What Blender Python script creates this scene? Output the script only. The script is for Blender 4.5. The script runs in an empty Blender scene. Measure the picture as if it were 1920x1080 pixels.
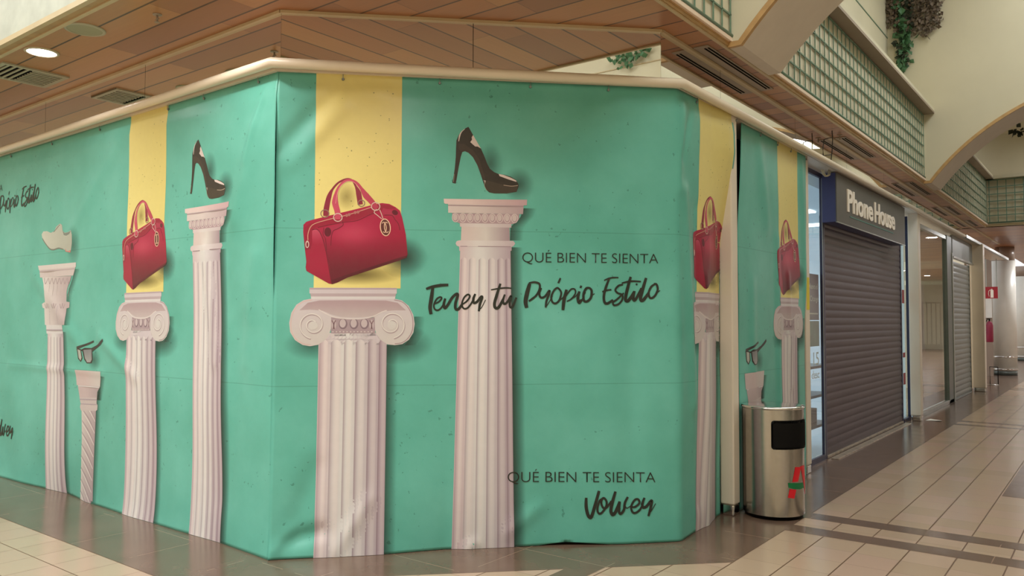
import bpy, bmesh, math, random
from math import sin, cos, pi, sqrt, radians, exp, floor
from mathutils import Vector, Matrix
from mathutils.geometry import tessellate_polygon
random.seed(7)
scene = bpy.context.scene
COL = scene.collection

# ---------------------------------------------------------------- camera
F_PX, YAW, PITCH, ROLL, CAM_H = 1488.17, radians(37.466), radians(2.2637), radians(0.1193), 1.5
fw = Vector((-sin(YAW)*cos(PITCH), cos(YAW)*cos(PITCH), sin(PITCH)))
r0 = Vector((cos(YAW), sin(YAW), 0)); u0 = r0.cross(fw)
rt = r0*cos(ROLL)+u0*sin(ROLL); up = -r0*sin(ROLL)+u0*cos(ROLL)
CAM = Vector((0, 0, CAM_H))
cd = bpy.data.cameras.new('camera'); co = bpy.data.objects.new('camera', cd); COL.objects.link(co)
cd.sensor_width = 36; cd.lens = F_PX/1920*36; cd.clip_end = 200; cd.clip_start = .05
M3 = Matrix((rt, up, -fw)).transposed()
co.matrix_world = Matrix.Translation(CAM) @ M3.to_4x4()
scene.camera = co

# ---------------------------------------------------------------- world, exposure
w = bpy.data.worlds.new('daylight'); scene.world = w; w.use_nodes = True
w.node_tree.nodes['Background'].inputs[0].default_value = (.95, .97, 1, 1)
w.node_tree.nodes['Background'].inputs[1].default_value = 1.0
scene.view_settings.view_transform = 'Standard'; scene.view_settings.look = 'None'
scene.view_settings.gamma = 1; scene.view_settings.exposure = 0.1
scene.view_settings.use_curve_mapping = False
SKY_POWER = 4.6      # brightness of the skylight panes

# ---------------------------------------------------------------- pixel -> place
def ray(x, y): return fw + rt*((x-960)/F_PX) - up*((y-540)/F_PX)
def at_z(x, y, z=0.0):
    d = ray(x, y); return CAM + d*((z-CAM_H)/d.z)
def at_x(x, y, X):
    d = ray(x, y); return CAM + d*(X/d.x)
def at_y(x, y, Y):
    d = ray(x, y); return CAM + d*(Y/d.y)
def at_c(x, y, c):
    d = ray(x, y); return CAM + d*(c/(d.y-d.x))

# ---------------------------------------------------------------- materials
def lin(c):
    c = c/255.0
    return c/12.92 if c <= .04045 else ((c+.055)/1.055)**2.4
def rgb(r, g, b, k=1.0): return (lin(r)*k, lin(g)*k, lin(b)*k, 1)
class NT:
    def __init__(s, name):
        s.m = bpy.data.materials.new(name); s.m.use_nodes = True; s.t = s.m.node_tree; s.n = s.t.nodes
        s.p = s.n['Principled BSDF']
    def node(s, typ, **kw):
        n = s.n.new(typ)
        for k, v in kw.items(): setattr(n, k, v)
        return n
    def link(s, a, b): s.t.links.new(a, b)
    def setin(s, sock, v):
        if isinstance(v, bpy.types.NodeSocket): s.link(v, sock)
        else: sock.default_value = v
    def math(s, op, a, b=0.0, c=0.0):
        n = s.node('ShaderNodeMath', operation=op)
        s.setin(n.inputs[0], a); s.setin(n.inputs[1], b); s.setin(n.inputs[2], c)
        return n.outputs[0]
    def mix(s, f, a, b, mode='MIX'):
        n = s.node('ShaderNodeMix', data_type='RGBA', blend_type=mode)
        s.setin(n.inputs[0], f); s.setin(n.inputs[6], a); s.setin(n.inputs[7], b)
        return n.outputs[2]
    def coords(s, scale=None, kind='Object'):
        tc = s.node('ShaderNodeTexCoord')
        o = tc.outputs[kind]
        if scale is None: return o
        mp = s.node('ShaderNodeMapping'); s.link(o, mp.inputs[0]); mp.inputs[3].default_value = scale
        return mp.outputs[0]
    def noise(s, vec, scale, detail=4, rough=.55):
        n = s.node('ShaderNodeTexNoise'); s.link(vec, n.inputs['Vector'])
        n.inputs['Scale'].default_value = scale; n.inputs['Detail'].default_value = detail; n.inputs['Roughness'].default_value = rough
        return n.outputs[0]
    def ramp(s, f, stops):
        n = s.node('ShaderNodeValToRGB'); s.link(f, n.inputs[0])
        e = n.color_ramp.elements
        while len(e) < len(stops): e.new(.5)
        for i, (p, c) in enumerate(stops): e[i].position = p; e[i].color = c
        return n.outputs[0]
    def bump(s, h, strength=.2, dist=.01):
        n = s.node('ShaderNodeBump'); n.inputs['Strength'].default_value = strength; n.inputs['Distance'].default_value = dist
        s.link(h, n.inputs['Height']); s.link(n.outputs[0], s.p.inputs['Normal'])
def mat(name, c, rough=.6, metal=0.0, var=.06, nscale=6, emit=None, spec=.5, bump=0):
    t = NT(name); t.p.inputs['Roughness'].default_value = rough; t.p.inputs['Metallic'].default_value = metal
    t.p.inputs['Specular IOR Level'].default_value = spec
    v = t.coords(); nz = t.noise(v, nscale)
    lo = tuple(x*(1-var) for x in c[:3])+(1,); hi = tuple(min(1, x*(1+var)) for x in c[:3])+(1,)
    t.link(t.ramp(nz, [(.3, lo), (.7, hi)]), t.p.inputs['Base Color'])
    if emit:
        t.p.inputs['Emission Color'].default_value = emit[0]; t.p.inputs['Emission Strength'].default_value = emit[1]
    if bump: t.bump(nz, bump, .004)
    return t.m
G = 1.25   # albedo gain that goes with the light level
M = {}
M['cream'] = mat('cream_plaster', rgb(212, 204, 178), .8, var=.04, nscale=1.2)
M['white_paint'] = mat('white_paint', rgb(222, 208, 188), .35, var=.03, nscale=3)
M['pipe'] = mat('pipe_enamel', rgb(232, 218, 196), .3, var=.03, nscale=2)
M['taupe2'] = mat('ledge_soffit', rgb(160, 144, 126), .7, var=.03)
M['taupe'] = mat('taupe_soffit', rgb(218, 206, 192), .7, var=.03)
M['trim_wood'] = mat('trim_wood', rgb(176, 140, 92), .4, var=.12, nscale=9)
M['trim_beige'] = mat('trim_beige', rgb(196, 176, 138), .4, var=.06)
M['oak_edge'] = mat('oak_edge', rgb(190, 152, 100), .4, var=.12, nscale=12)
M['fascia_pink'] = mat('fascia_paint', rgb(240, 218, 196), .5, var=.03)
M['lattice'] = mat('green_lattice', rgb(108, 138, 118), .4, var=.06)
M['chrome'] = mat('chrome', (.75, .74, .72, 1), .12, 1.0, var=.02)
M['steel'] = mat('brushed_steel', (.50, .48, .45, 1), .24, 1.0, var=.05, nscale=40)
M['black'] = mat('black_rubber', (.005, .005, .005, 1), .5, var=.1, spec=.15)
M['void'] = mat('dark_interior', (.010, .009, .008, 1), .9, var=.1, spec=.05)
M['sign_grey'] = mat('sign_grey', rgb(88, 84, 80), .45, var=.05)
M['sign_blue'] = mat('sign_blue', rgb(62, 66, 112), .4, var=.06)
M['letter'] = mat('letter_white', rgb(250, 238, 224), .4, var=.02)
M['teal_line'] = mat('teal_line', rgb(78, 128, 118), .5, var=.05)
M['frame_navy'] = mat('frame_navy', rgb(52, 50, 78), .35, var=.1)
M['frame_grey'] = mat('frame_grey_green', rgb(98, 106, 102), .35, .4, var=.06)
M['frame_alu'] = mat('frame_aluminium', rgb(176, 180, 176), .3, .7, var=.05)
M['metal_grey'] = mat('shutter_grey', rgb(136, 141, 138), .38, .4, var=.06)
M['shutter_plum'] = mat('shutter_plum', rgb(80, 66, 72), .45, var=.08, nscale=2)
M['threshold'] = mat('threshold_metal', rgb(190, 176, 160), .35, .6, var=.25, nscale=12)
M['brown_board'] = mat('brown_board', rgb(140, 92, 70), .6, var=.12)
M['paper'] = mat('paper_white', rgb(230, 228, 220), .7, var=.03)
M['poster_dark'] = mat('poster_purple', rgb(52, 40, 78), .4, var=.3, nscale=9)
M['poster_green'] = mat('poster_green', rgb(96, 142, 120), .4, var=.3, nscale=9)
M['yellow'] = mat('sticker_yellow', rgb(226, 200, 40), .5, var=.06)
M['red'] = mat('safety_red', rgb(160, 26, 40), .45, var=.06)
M['maroon'] = mat('maroon', rgb(140, 30, 60), .45, var=.1)
M['logo_red'] = mat('logo_red', rgb(214, 22, 36), .4, var=.03)
M['logo_green'] = mat('logo_green', rgb(0, 110, 58), .4, var=.03)
M['grille'] = mat('vent_paint', rgb(176, 172, 148), .5, var=.04)
M['speaker'] = mat('speaker_grille', rgb(158, 156, 128), .6, var=.04)
M['vent_grey'] = mat('diffuser_grey', rgb(158, 142, 124), .45, .2, var=.05)
M['lamp'] = mat('lamp_glow', (1, .95, .95, 1), .5, emit=((1, .93, .96, 1), 14))
M['lamp_far'] = mat('far_lamp_glow', (1, .95, .9, 1), .5, emit=((.97, .99, 1, 1), 260))
M['lamp_rim'] = mat('lamp_rim', rgb(190, 180, 150), .5)
M['cream_lit'] = mat('lit_cream_panel', rgb(240, 236, 205), .6, emit=((1, .97, .8, 1), .55))
M['shop_white'] = mat('shop_white', rgb(205, 214, 222), .5, emit=((.75, .87, 1, 1), .34))  # glow stands in for lamp light on the walls and floor
M['shop_cream'] = mat('shop_cream', rgb(196, 186, 160), .5, emit=((1, .92, .78, 1), .30))  # walls given a glow to brighten the glass shop
M['floor_in'] = mat('shop_floor_cream', rgb(186, 172, 144), .15)
M['shop_lamp'] = mat('shop_lamp', (1, 1, 1, 1), .5, emit=((.85, .94, 1, 1), 5))
M['cable'] = mat('cable_black', (.03, .025, .02, 1), .6)
M['cable_w'] = mat('cable_white', rgb(196, 186, 160), .5)
M['leaf_dry'] = mat('leaf_dry', rgb(112, 98, 84), .8, var=.35, nscale=20)
M['leaf_green'] = mat('leaf_green', rgb(70, 112, 74), .6, var=.3, nscale=20)
M['leaf_dark'] = mat('leaf_dark', rgb(48, 56, 40), .7, var=.3, nscale=20)
M['sky'] = mat('skylight_glow', (1, 1, 1, 1), .5, emit=((.93, .985, 1, 1), SKY_POWER))
M['sky_hot'] = mat('round_skylight_glow', (1, 1, 1, 1), .5, emit=((.95, .99, 1, 1), 9))
M['left_panel'] = mat('frosted_panel', rgb(184, 186, 172), .5, var=.12, nscale=5)
M['stone_col'] = mat('column_paint', rgb(226, 224, 214), .35, var=.03)
M['stone_dark'] = mat('column_upper', rgb(150, 132, 118), .35, var=.03)

def m_floor():
    t = NT('beige_floor_tiles'); v = t.coords()
    sx = t.node('ShaderNodeSeparateXYZ'); t.link(v, sx.inputs[0]); x, y = sx.outputs[0], sx.outputs[1]
    px, py = .2715, .2729
    fx = t.math('DIVIDE', t.math('ADD', x, 1.94+.2715*200), px); fy = t.math('DIVIDE', t.math('ADD', y, -2.457+.2729*200), py)
    ax = t.math('FRACT', fx); ay = t.math('FRACT', fy)
    dx = t.math('MINIMUM', ax, t.math('SUBTRACT', 1, ax)); dy = t.math('MINIMUM', ay, t.math('SUBTRACT', 1, ay))
    left = t.math('LESS_THAN', x, -3.2)       # the left hall has its wide joints the other way round
    wx = t.math('SUBTRACT', .0155, t.math('MULTIPLY', left, .008)); wy = t.math('ADD', .0055, t.math('MULTIPLY', left, .006))
    g = t.math('MAXIMUM', t.math('LESS_THAN', dx, wx), t.math('LESS_THAN', dy, wy))
    wn = t.node('ShaderNodeTexWhiteNoise', noise_dimensions='2D')
    cb = t.node('ShaderNodeCombineXYZ'); t.link(t.math('FLOOR', fx), cb.inputs[0]); t.link(t.math('FLOOR', fy), cb.inputs[1]); t.link(cb.outputs[0], wn.inputs[0])
    base = t.ramp(wn.outputs[0], [(0, rgb(170, 147, 123)), (.5, rgb(178, 155, 131)), (1, rgb(180, 152, 133))])
    base = t.mix(t.math('MULTIPLY', t.noise(v, 2.5), .3), base, rgb(176, 150, 126))
    t.link(t.mix(g, base, rgb(98, 72, 52)), t.p.inputs['Base Color'])
    t.link(t.math('ADD', .2, t.math('MULTIPLY', g, .4)), t.p.inputs['Roughness'])
    t.p.inputs['Specular IOR Level'].default_value = .45
    return t.m
def m_dark():
    t = NT('brown_floor_tiles'); v = t.coords()
    sx = t.node('ShaderNodeSeparateXYZ'); t.link(v, sx.inputs[0]); x, y = sx.outputs[0], sx.outputs[1]
    fx = t.math('DIVIDE', t.math('ADD', x, 2.51+.614*100), .614); fy = t.math('DIVIDE', t.math('ADD', y, -4.22+.614*100), .614)
    ax = t.math('FRACT', fx); ay = t.math('FRACT', fy)
    dx = t.math('MINIMUM', ax, t.math('SUBTRACT', 1, ax)); dy = t.math('MINIMUM', ay, t.math('SUBTRACT', 1, ay))
    g = t.math('MAXIMUM', t.math('LESS_THAN', dx, .004), t.math('LESS_THAN', dy, .004))
    g = t.math('MULTIPLY', g, t.math('MULTIPLY', t.math('GREATER_THAN', t.noise(v, 1.6), .5), .55))
    base = t.ramp(t.noise(v, 3, 6), [(.3, rgb(98, 78, 64)), (.7, rgb(112, 90, 76))])
    t.link(t.mix(g, base, rgb(176, 150, 126)), t.p.inputs['Base Color'])
    t.link(t.math('ADD', .14, t.math('MULTIPLY', t.noise(v, 5), .12)), t.p.inputs['Roughness'])
    t.p.inputs['Specular IOR Level'].default_value = .6
    return t.m
def m_wood():
    t = NT('ceiling_planks'); v = t.coords()
    sx = t.node('ShaderNodeSeparateXYZ'); t.link(v, sx.inputs[0]); x, y = sx.outputs[0], sx.outputs[1]
    fy = t.math('DIVIDE', t.math('ADD', y, -2.56+.234*200), .234); row = t.math('FLOOR', fy); ay = t.math('FRACT', fy)
    w1 = t.node('ShaderNodeTexWhiteNoise', noise_dimensions='1D'); t.link(row, w1.inputs['W'])
    fx = t.math('DIVIDE', t.math('ADD', t.math('ADD', x, 100), t.math('MULTIPLY', w1.outputs[0], 1.5)), 1.5)
    colm = t.math('FLOOR', fx); ax = t.math('FRACT', fx)
    cb = t.node('ShaderNodeCombineXYZ'); t.link(row, cb.inputs[0]); t.link(colm, cb.inputs[1])
    w2 = t.node('ShaderNodeTexWhiteNoise', noise_dimensions='2D'); t.link(cb.outputs[0], w2.inputs[0])
    base = t.ramp(w2.outputs[0], [(0, rgb(152, 102, 70)), (.35, rgb(174, 120, 78)), (.7, rgb(190, 138, 88)), (1, rgb(168, 110, 72))])
    mp = t.node('ShaderNodeMapping'); t.link(v, mp.inputs[0]); mp.inputs[3].default_value = (1.2, 22, 1)
    grain = t.noise(mp.outputs[0], 2.5, 6, .6)
    base = t.mix(t.math('MULTIPLY', grain, .35), base, rgb(124, 82, 58))
    g = t.math('MAXIMUM', t.math('LESS_THAN', t.math('MINIMUM', ay, t.math('SUBTRACT', 1, ay)), .032), t.math('MULTIPLY', t.math('LESS_THAN', ax, .003), .6))
    t.link(t.mix(g, base, rgb(74, 44, 26)), t.p.inputs['Base Color'])
    t.p.inputs['Roughness'].default_value = .34; t.p.inputs['Specular IOR Level'].default_value = .5
    return t.m
def m_mirror():
    t = NT('mirror_glass')
    v = t.coords(); nz = t.noise(v, 1.0)
    t.link(t.ramp(nz, [(.3, (.86, .86, .84, 1)), (.7, (.9, .9, .87, 1))]), t.p.inputs['Base Color'])
    t.p.inputs['Metallic'].default_value = 1; t.p.inputs['Roughness'].default_value = .01
    return t.m
def m_glass(name, tint=(.8, .86, .84), refl=.12):
    t = NT(name); out = t.n['Material Output']
    tr = t.node('ShaderNodeBsdfTransparent'); tr.inputs[0].default_value = tint+(1,)
    gl = t.node('ShaderNodeBsdfGlossy'); gl.inputs['Roughness'].default_value = .01
    fr = t.node('ShaderNodeFresnel'); fr.inputs[0].default_value = 1.5
    v = t.coords(); nz = t.noise(v, 2)
    f = t.math('ADD', t.math('ADD', fr.outputs[0], refl), t.math('MULTIPLY', nz, .02))
    ge = t.node('ShaderNodeNewGeometry'); f = t.math('MULTIPLY', f, t.math('SUBTRACT', 1, ge.outputs['Backfacing']))
    mx = t.node('ShaderNodeMixShader'); t.link(f, mx.inputs[0]); t.link(tr.outputs[0], mx.inputs[1]); t.link(gl.outputs[0], mx.inputs[2])
    t.link(mx.outputs[0], out.inputs[0])
    return t.m
TEAL = (98, 178, 160)
def m_banner():
    t = NT('banner_vinyl_teal'); v = t.coords()
    a = t.noise(v, 1.6, 6, .6); b = t.noise(v, 14, 5, .6); c = t.noise(v, 26, 3, .5)
    base = t.ramp(a, [(.3, rgb(86, 166, 147)), (.5, rgb(*TEAL)), (.7, rgb(110, 188, 171))])
    base = t.mix(t.math('MULTIPLY', b, .3), base, rgb(98, 166, 148))
    spots = t.math('MULTIPLY', t.math('GREATER_THAN', c, .69), t.math('GREATER_THAN', t.noise(v, 2.3, 2), .52))
    base = t.mix(t.math('MULTIPLY', spots, .45), base, rgb(44, 96, 78))
    sx = t.node('ShaderNodeSeparateXYZ'); t.link(v, sx.inputs[0]); z = sx.outputs[2]
    s1 = t.math('LESS_THAN', t.math('ABSOLUTE', t.math('SUBTRACT', z, 2.085)), .0035)
    s2 = t.math('LESS_THAN', t.math('ABSOLUTE', t.math('SUBTRACT', z, 1.07)), .0035)
    base = t.mix(t.math('MULTIPLY', t.math('MAXIMUM', s1, s2), .3), base, rgb(60, 118, 98))
    t.link(base, t.p.inputs['Base Color'])
    t.p.inputs['Roughness'].default_value = .36; t.p.inputs['Specular IOR Level'].default_value = .4
    t.bump(t.noise(v, 5, 4), .10, .02)
    return t.m
def m_print():
    t = NT('banner_print_ink'); a = t.node('ShaderNodeAttribute', attribute_name='Ink')
    v = t.coords(); nz = t.noise(v, 20, 4)
    t.link(t.mix(t.math('MULTIPLY', nz, .10), a.outputs['Color'], (.2, .16, .12, 1)), t.p.inputs['Base Color'])
    t.link(a.outputs['Alpha'], t.p.inputs['Alpha'])
    t.p.inputs['Roughness'].default_value = .38; t.p.inputs['Specular IOR Level'].default_value = .4
    t.bump(t.noise(v, 5, 4), .10, .02)
    return t.m
M['floor'] = m_floor(); M['dark'] = m_dark(); M['wood'] = m_wood(); M['mirror'] = m_mirror()
M['glass'] = m_glass('shop_glass'); M['glass_hard'] = m_glass('reflective_shop_glass', (.7, .72, .66), .42)
M['banner'] = m_banner(); M['print'] = m_print()

# ---------------------------------------------------------------- mesh helpers
class MB:
    def __init__(s): s.bm = bmesh.new()
    def quad(s, a, b, c, d):
        return s.bm.faces.new([s.bm.verts.new(p) for p in (a, b, c, d)])
    def poly(s, pts): return s.bm.faces.new([s.bm.verts.new(p) for p in pts])
    def box(s, x0, x1, y0, y1, z0, z1, bev=0, seg=2):
        b = bmesh.new()
        vs = [b.verts.new((x, y, z)) for x in (x0, x1) for y in (y0, y1) for z in (z0, z1)]
        for f in ((0, 1, 3, 2), (4, 6, 7, 5), (0, 4, 5, 1), (2, 3, 7, 6), (0, 2, 6, 4), (1, 5, 7, 3)):
            b.faces.new([vs[i] for i in f])
        if bev: bmesh.ops.bevel(b, geom=list(b.edges), offset=bev, segments=seg, affect='EDGES', profile=.5)
        s.add(b); return s
    def add(s, b):
        mp = {}
        for v in b.verts: mp[v] = s.bm.verts.new(v.co)
        for f in b.faces:
            try: nf = s.bm.faces.new([mp[v] for v in f.verts]); nf.smooth = f.smooth
            except ValueError: pass
        b.free()
    def prism(s, pts, z0, z1):           # outline in plan, extruded in z
        n = len(pts)
        lo = [s.bm.verts.new((p[0], p[1], z0)) for p in pts]; hi = [s.bm.verts.new((p[0], p[1], z1)) for p in pts]
        s.bm.faces.new(lo[::-1]); s.bm.faces.new(hi)
        for i in range(n): s.bm.faces.new((lo[i], lo[(i+1) % n], hi[(i+1) % n], hi[i]))
        return s
    def tube(s, pts, r, seg=10, smooth=True, cap=True):
        pts = [Vector(p) for p in pts]; rings = []; prev = None
        for i, p in enumerate(pts):
            d0 = (pts[i]-pts[i-1]).normalized() if i else (pts[1]-pts[0]).normalized()
            d1 = (pts[i+1]-pts[i]).normalized() if i < len(pts)-1 else d0
            t = (d0+d1).normalized()
            k = 1/max(.3, t.dot(d1))
            ref = Vector((0, 0, 1)) if abs(t.z) < .9 else Vector((1, 0, 0))
            if prev is not None and abs(t.z) >= .9: ref = prev
            a = t.cross(ref).normalized(); b = a.cross(t).normalized(); prev = b
            rr = r[i] if isinstance(r, (list, tuple)) else r
            rings.append([s.bm.verts.new(p+a*cos(2*pi*j/seg)*rr*(k if abs(t.z) < .9 else 1)+b*sin(2*pi*j/seg)*rr) for j in range(seg)])
        for i in range(len(rings)-1):
            for j in range(seg):
                f = s.bm.faces.new((rings[i][j], rings[i][(j+1) % seg], rings[i+1][(j+1) % seg], rings[i+1][j])); f.smooth = smooth
        if cap: s.bm.faces.new(rings[0]); s.bm.faces.new(rings[-1])
        return s
    def lathe(s, cx, cy, prof, seg=48, cap=True):
        rings = [[s.bm.verts.new((cx+r*cos(2*pi*j/seg), cy+r*sin(2*pi*j/seg), z)) for j in range(seg)] for r, z in prof]
        for i in range(len(rings)-1):
            for j in range(seg):
                f = s.bm.faces.new((rings[i][j], rings[i][(j+1) % seg], rings[i+1][(j+1) % seg], rings[i+1][j])); f.smooth = True
        if cap: s.bm.faces.new(rings[0]); s.bm.faces.new(rings[-1])
        return s
    def build(s, name, m, parent=None, kind=None):
        bmesh.ops.recalc_face_normals(s.bm, faces=s.bm.faces)
        me = bpy.data.meshes.new(name); s.bm.to_mesh(me); s.bm.free()
        me.materials.append(m); o = bpy.data.objects.new(name, me); COL.objects.link(o)
        if parent is not None: o.parent = parent
        elif kind: o['kind'] = kind
        return o
def empty(name, loc=(0, 0, 0)):
    o = bpy.data.objects.new(name, None); COL.objects.link(o); o.location = loc; o.empty_display_size = .1; return o
def tag(o, label, cat, group=None):
    o['label'] = label; o['category'] = cat
    if group: o['group'] = group
    return o
def adopt(root):            # children were built in world coordinates
    bpy.context.view_layer.update()
    inv = Matrix.Translation(root.location).inverted()
    for c in root.children: c.matrix_parent_inverse = inv
def struct(name, mb, m): return mb.build(name, m, None, 'structure')
def thing(name, loc, label, cat, group=None): return tag(empty(name, loc), label, cat, group)

# ================================================================ SETTING
XF, ZC = -2.25, 3.52           # bulkhead face beside the long atrium, height of the plank soffit
XM = .29                       # centre line of the long atrium
def mx(x): return 2*XM-x
YL, CF, XR = 3.10, 7.395, -2.39    # banner planes: left hall, chamfer, right hall
# floor
b = MB(); b.quad((-16, -8, 0), (9, -8, 0), (9, 46, 0), (-16, 46, 0)); struct('floor', b, M['floor'])
# brown inlaid borders
def inlay(n, polys):
    b = MB()
    for p in polys: b.prism(p, -.002, .0012)
    return struct('trim_%d' % n, b, M['dark'])
c0 = 6.72
inlay(1, [[(-16, 2.457), (2.457-c0, 2.457), (-1.94, -1.94+c0), (-1.94, 46), (-3.2, 46), (-3.2, 4.4), (-4.3, 3.4), (-16, 3.4)]])
inlay(2, [[(-2.69, -8), (-2.51, -8), (-2.51, -2.51+c0), (-2.69, -2.69+c0)]])
inlay(3, [[(-1.94, a), (9, a), (9, bb), (-1.94, bb)] for a, bb in ((5.74, 5.926), (6.185, 6.37), (12.98, 13.14), (13.42, 13.58), (20.2, 20.4), (20.65, 20.85), (27, 27.3))])
inlay(4, [[(-.84, 7.985), (1.5, 7.985), (1.5, 11.6), (-.84, 11.6)], [(-.84, 15), (1.5, 15), (1.5, 18.6), (-.84, 18.6)]])
# plank soffits
b = MB()
Lg = (-14, 3.3)
b.poly([(-16, 2.40, ZC), (-2.27, 2.40, ZC), (-2.27, 19.8, ZC), (-2.7, 19.8, ZC), (-2.7, 5.15, ZC), (-4.4, 3.45, ZC), (-16, 3.45, ZC)])
b.poly([(-2.7, 19.8, ZC), (mx(-2.7), 19.8, ZC), (mx(-2.7), 46, ZC), (-2.7, 46, ZC)])
b.poly([(mx(-2.27), 2.40, ZC), (mx(-2.7), 2.40, ZC), (mx(-2.7), 19.8, ZC), (mx(-2.27), 19.8, ZC)])
struct('ceiling', b, M['wood'])
# soffit edge mouldings (right hall and left hall)
def edge_run(n, side):
    s = (lambda x: x) if side < 0 else mx
    b = MB()
    x0, x1 = sorted((s(-2.285), s(-2.262))); b.box(x0, x1, 2.395, 19.8, ZC-.012, ZC+.014)
    struct('trim_%d' % n, b, M['trim_beige'])
    b = MB(); x0, x1 = sorted((s(-2.262), s(-2.252))); b.box(x0, x1, 2.32, 19.8, ZC-.002, ZC+.034); struct('trim_%d' % (n+1), b, M['trim_wood'])
    b = MB(); x0, x1 = sorted((s(-2.258), s(-2.247))); b.box(x0, x1, 2.32, 19.8, ZC+.020, ZC+.032)
    struct('trim_%d' % (n+2), b, M['oak_edge'])
    b = MB(); x0, x1 = sorted((s(-2.30), s(-2.228))); b.box(x0, x1, 2.31, 19.8, ZC+.030, ZC+.062, .003); struct('trim_%d' % (n+3), b, M['fascia_pink'])
edge_run(10, -1); edge_run(20, 1)
b = MB(); b.box(-16, -2.27, 2.375, 2.405, ZC-.012, ZC+.012); struct('trim_30', b, M['trim_beige'])
b = MB(); b.box(-16, -2.27, 2.325, 2.376, ZC-.004, ZC+.02); struct('trim_31', b, M['trim_wood'])
b = MB(); b.box(-16, -2.262, 2.29, 2.326, ZC-.008, ZC+.03); struct('trim_32', b, M['trim_beige'])
# bulkheads and upper walls beside the long atrium
def side_walls(side):
    s = (lambda x: x) if side < 0 else mx
    nm = 'left' if side < 0 else 'right'
    b = MB()
    x0, x1 = sorted((s(-2.6), s(XF))); b.box(x0, x1, 2.30, 19.8, ZC+.06, 4.53)
    struct('wall_%s_bulkhead' % nm, b, M['cream'])
    b = MB(); x0, x1 = sorted((s(-2.9), s(-2.72))); b.box(x0, x1, 2.30, 19.8, 4.60, 7.2); struct('wall_%s_upper' % nm, b, M['cream'])
    b = MB(); x0, x1 = sorted((s(-2.725), s(-2.712))); b.box(x0, x1, 2.30, 19.8, 5.775, 5.79); struct('trim_%d' % (40 if side < 0 else 41), b, M['lattice'])
side_walls(-1); side_walls(1)
for n_, (xa, xb) in ((43, (-2.9, -2.10)), (44, (mx(-2.10), mx(-2.9)))):
    b = MB(); b.box(xa, xb, 2.15, 19.8, 4.53, 4.56); o_ = struct('trim_%d' % n_, b, M['taupe2'])
    b = MB(); b.box(xa+(.02 if n_ == 44 else 0)-(.02 if n_ == 44 else 0), xb, 2.15, 19.8, 4.561, 4.60); struct('trim_%d' % (n_+2), b, M['cream'])
# ceiling of the end bay with its round light well
b = MB(); n_ = 40; cxr, cyr, rr_ = .42, 18.6, .85; ring = [(cxr+rr_*cos(2*pi*i/n_), cyr+rr_*sin(2*pi*i/n_)) for i in range(n_)]
sq = []
for i in range(n_):
    a = 2*pi*i/n_; dx, dy = cos(a), sin(a); k = min((3.2/abs(dx)) if abs(dx) > 1e-6 else 99, ((1.8 if dy > 0 else 4.9)/abs(dy)) if abs(dy) > 1e-6 else 99); sq.append((cxr+dx*k, cyr+dy*k))
for i in range(n_):
    j = (i+1) % n_; b.quad((*ring[i], 5.6), (*ring[j], 5.6), (*sq[j], 5.6), (*sq[i], 5.6)); b.quad((*ring[i], 5.6), (*ring[j], 5.6), (*ring[j], 5.75), (*ring[i], 5.75))
struct('ceiling_end_bay', b, M['cream'])
b = MB(); b.poly([(x, y, 5.74) for x, y in ring]); struct('window_5', b, M['sky_hot'])
# frosted panel wall over the left hall
b = MB(); b.box(-16, -2.262, 2.31, 2.42, ZC+.03, 7.2); struct('wall_left_hall_upper', b, M['left_panel'])
b = MB(); b.box(mx(-2.25), 9, 2.31, 2.42, ZC, 7.2); struct('wall_right_hall_upper', b, M['cream'])
# walls that close the place off behind and beside the camera
b = MB(); b.box(-16, 9, -8.1, -8, 0, 7.2); struct('wall_back', b, M['cream'])
b = MB(); b.box(-16.1, -16, -8, 2.4, 0, 7.2); struct('wall_left_end', b, M['cream'])
b = MB(); b.box(9, 9.1, -8, 46, 0, 7.2); struct('wall_right_end', b, M['cream'])
b = MB(); b.box(-16, 9, 46, 46.1, 0, 4); struct('wall_far_end', b, M['cream'])
b = MB(); b.box(3.34, 3.44, -8, 2.30, 0, 7.2); struct('wall_right_crossing', b, M['cream'])
b = MB(); b.box(3.325, 3.34, -8, 2.30, 5.44, 5.455); struct('trim_47', b, M['trim_beige'])
# roof
b = MB()
for x0, x1, y0, y1 in ((-16, -2.0, 1.2, 2.4), (-16, 9, -8, -5.5), (-2.9, -.75, 2.4, 19.9), (1.35, 3.5, 2.4, 19.9), (3.5, 9, 1.4, 2.4), (-16, -14, -5.5, 1.2), (1.0, 9, -5.5, 1.4), (-2.0, -.75, 1.2, 2.4), (-.75, 1.35, 1.2, 2.2), (1.35, 3.5, 1.2, 2.4)):
    b.box(x0, x1, y0, y1, 7.2, 7.3)
b.box(-.75, 1.35, 5.5, 6.5, 7.2, 7.3); b.box(-.75, 1.35, 12.9, 19.9, 7.2, 7.3)
struct('ceiling_roof', b, M['cream'])
def skylight(n, x0, x1, y0, y1):
    fr = MB()
    k = max(1, int((x1-x0)/1.1)); l = max(1, int((y1-y0)/1.1))
    for i in range(k+1): x = x0+(x1-x0)*i/k; fr.box(x-.03, x+.03, y0, y1, 7.18, 7.28)
    for i in range(l+1): y = y0+(y1-y0)*i/l; fr.box(x0, x1, y-.03, y+.03, 7.18, 7.28)
    o = struct('window_%d' % n, fr, M['white_paint'])
    g = MB(); g.quad((x0, y0, 7.25), (x1, y0, 7.25), (x1, y1, 7.25), (x0, y1, 7.25)); g.build('pane', M['sky'], o)
skylight(1, -14, 1.0, -5.5, 1.2); skylight(2, -.75, 1.35, 2.2, 5.5); skylight(3, -.75, 1.35, 6.5, 12.9)

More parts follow.
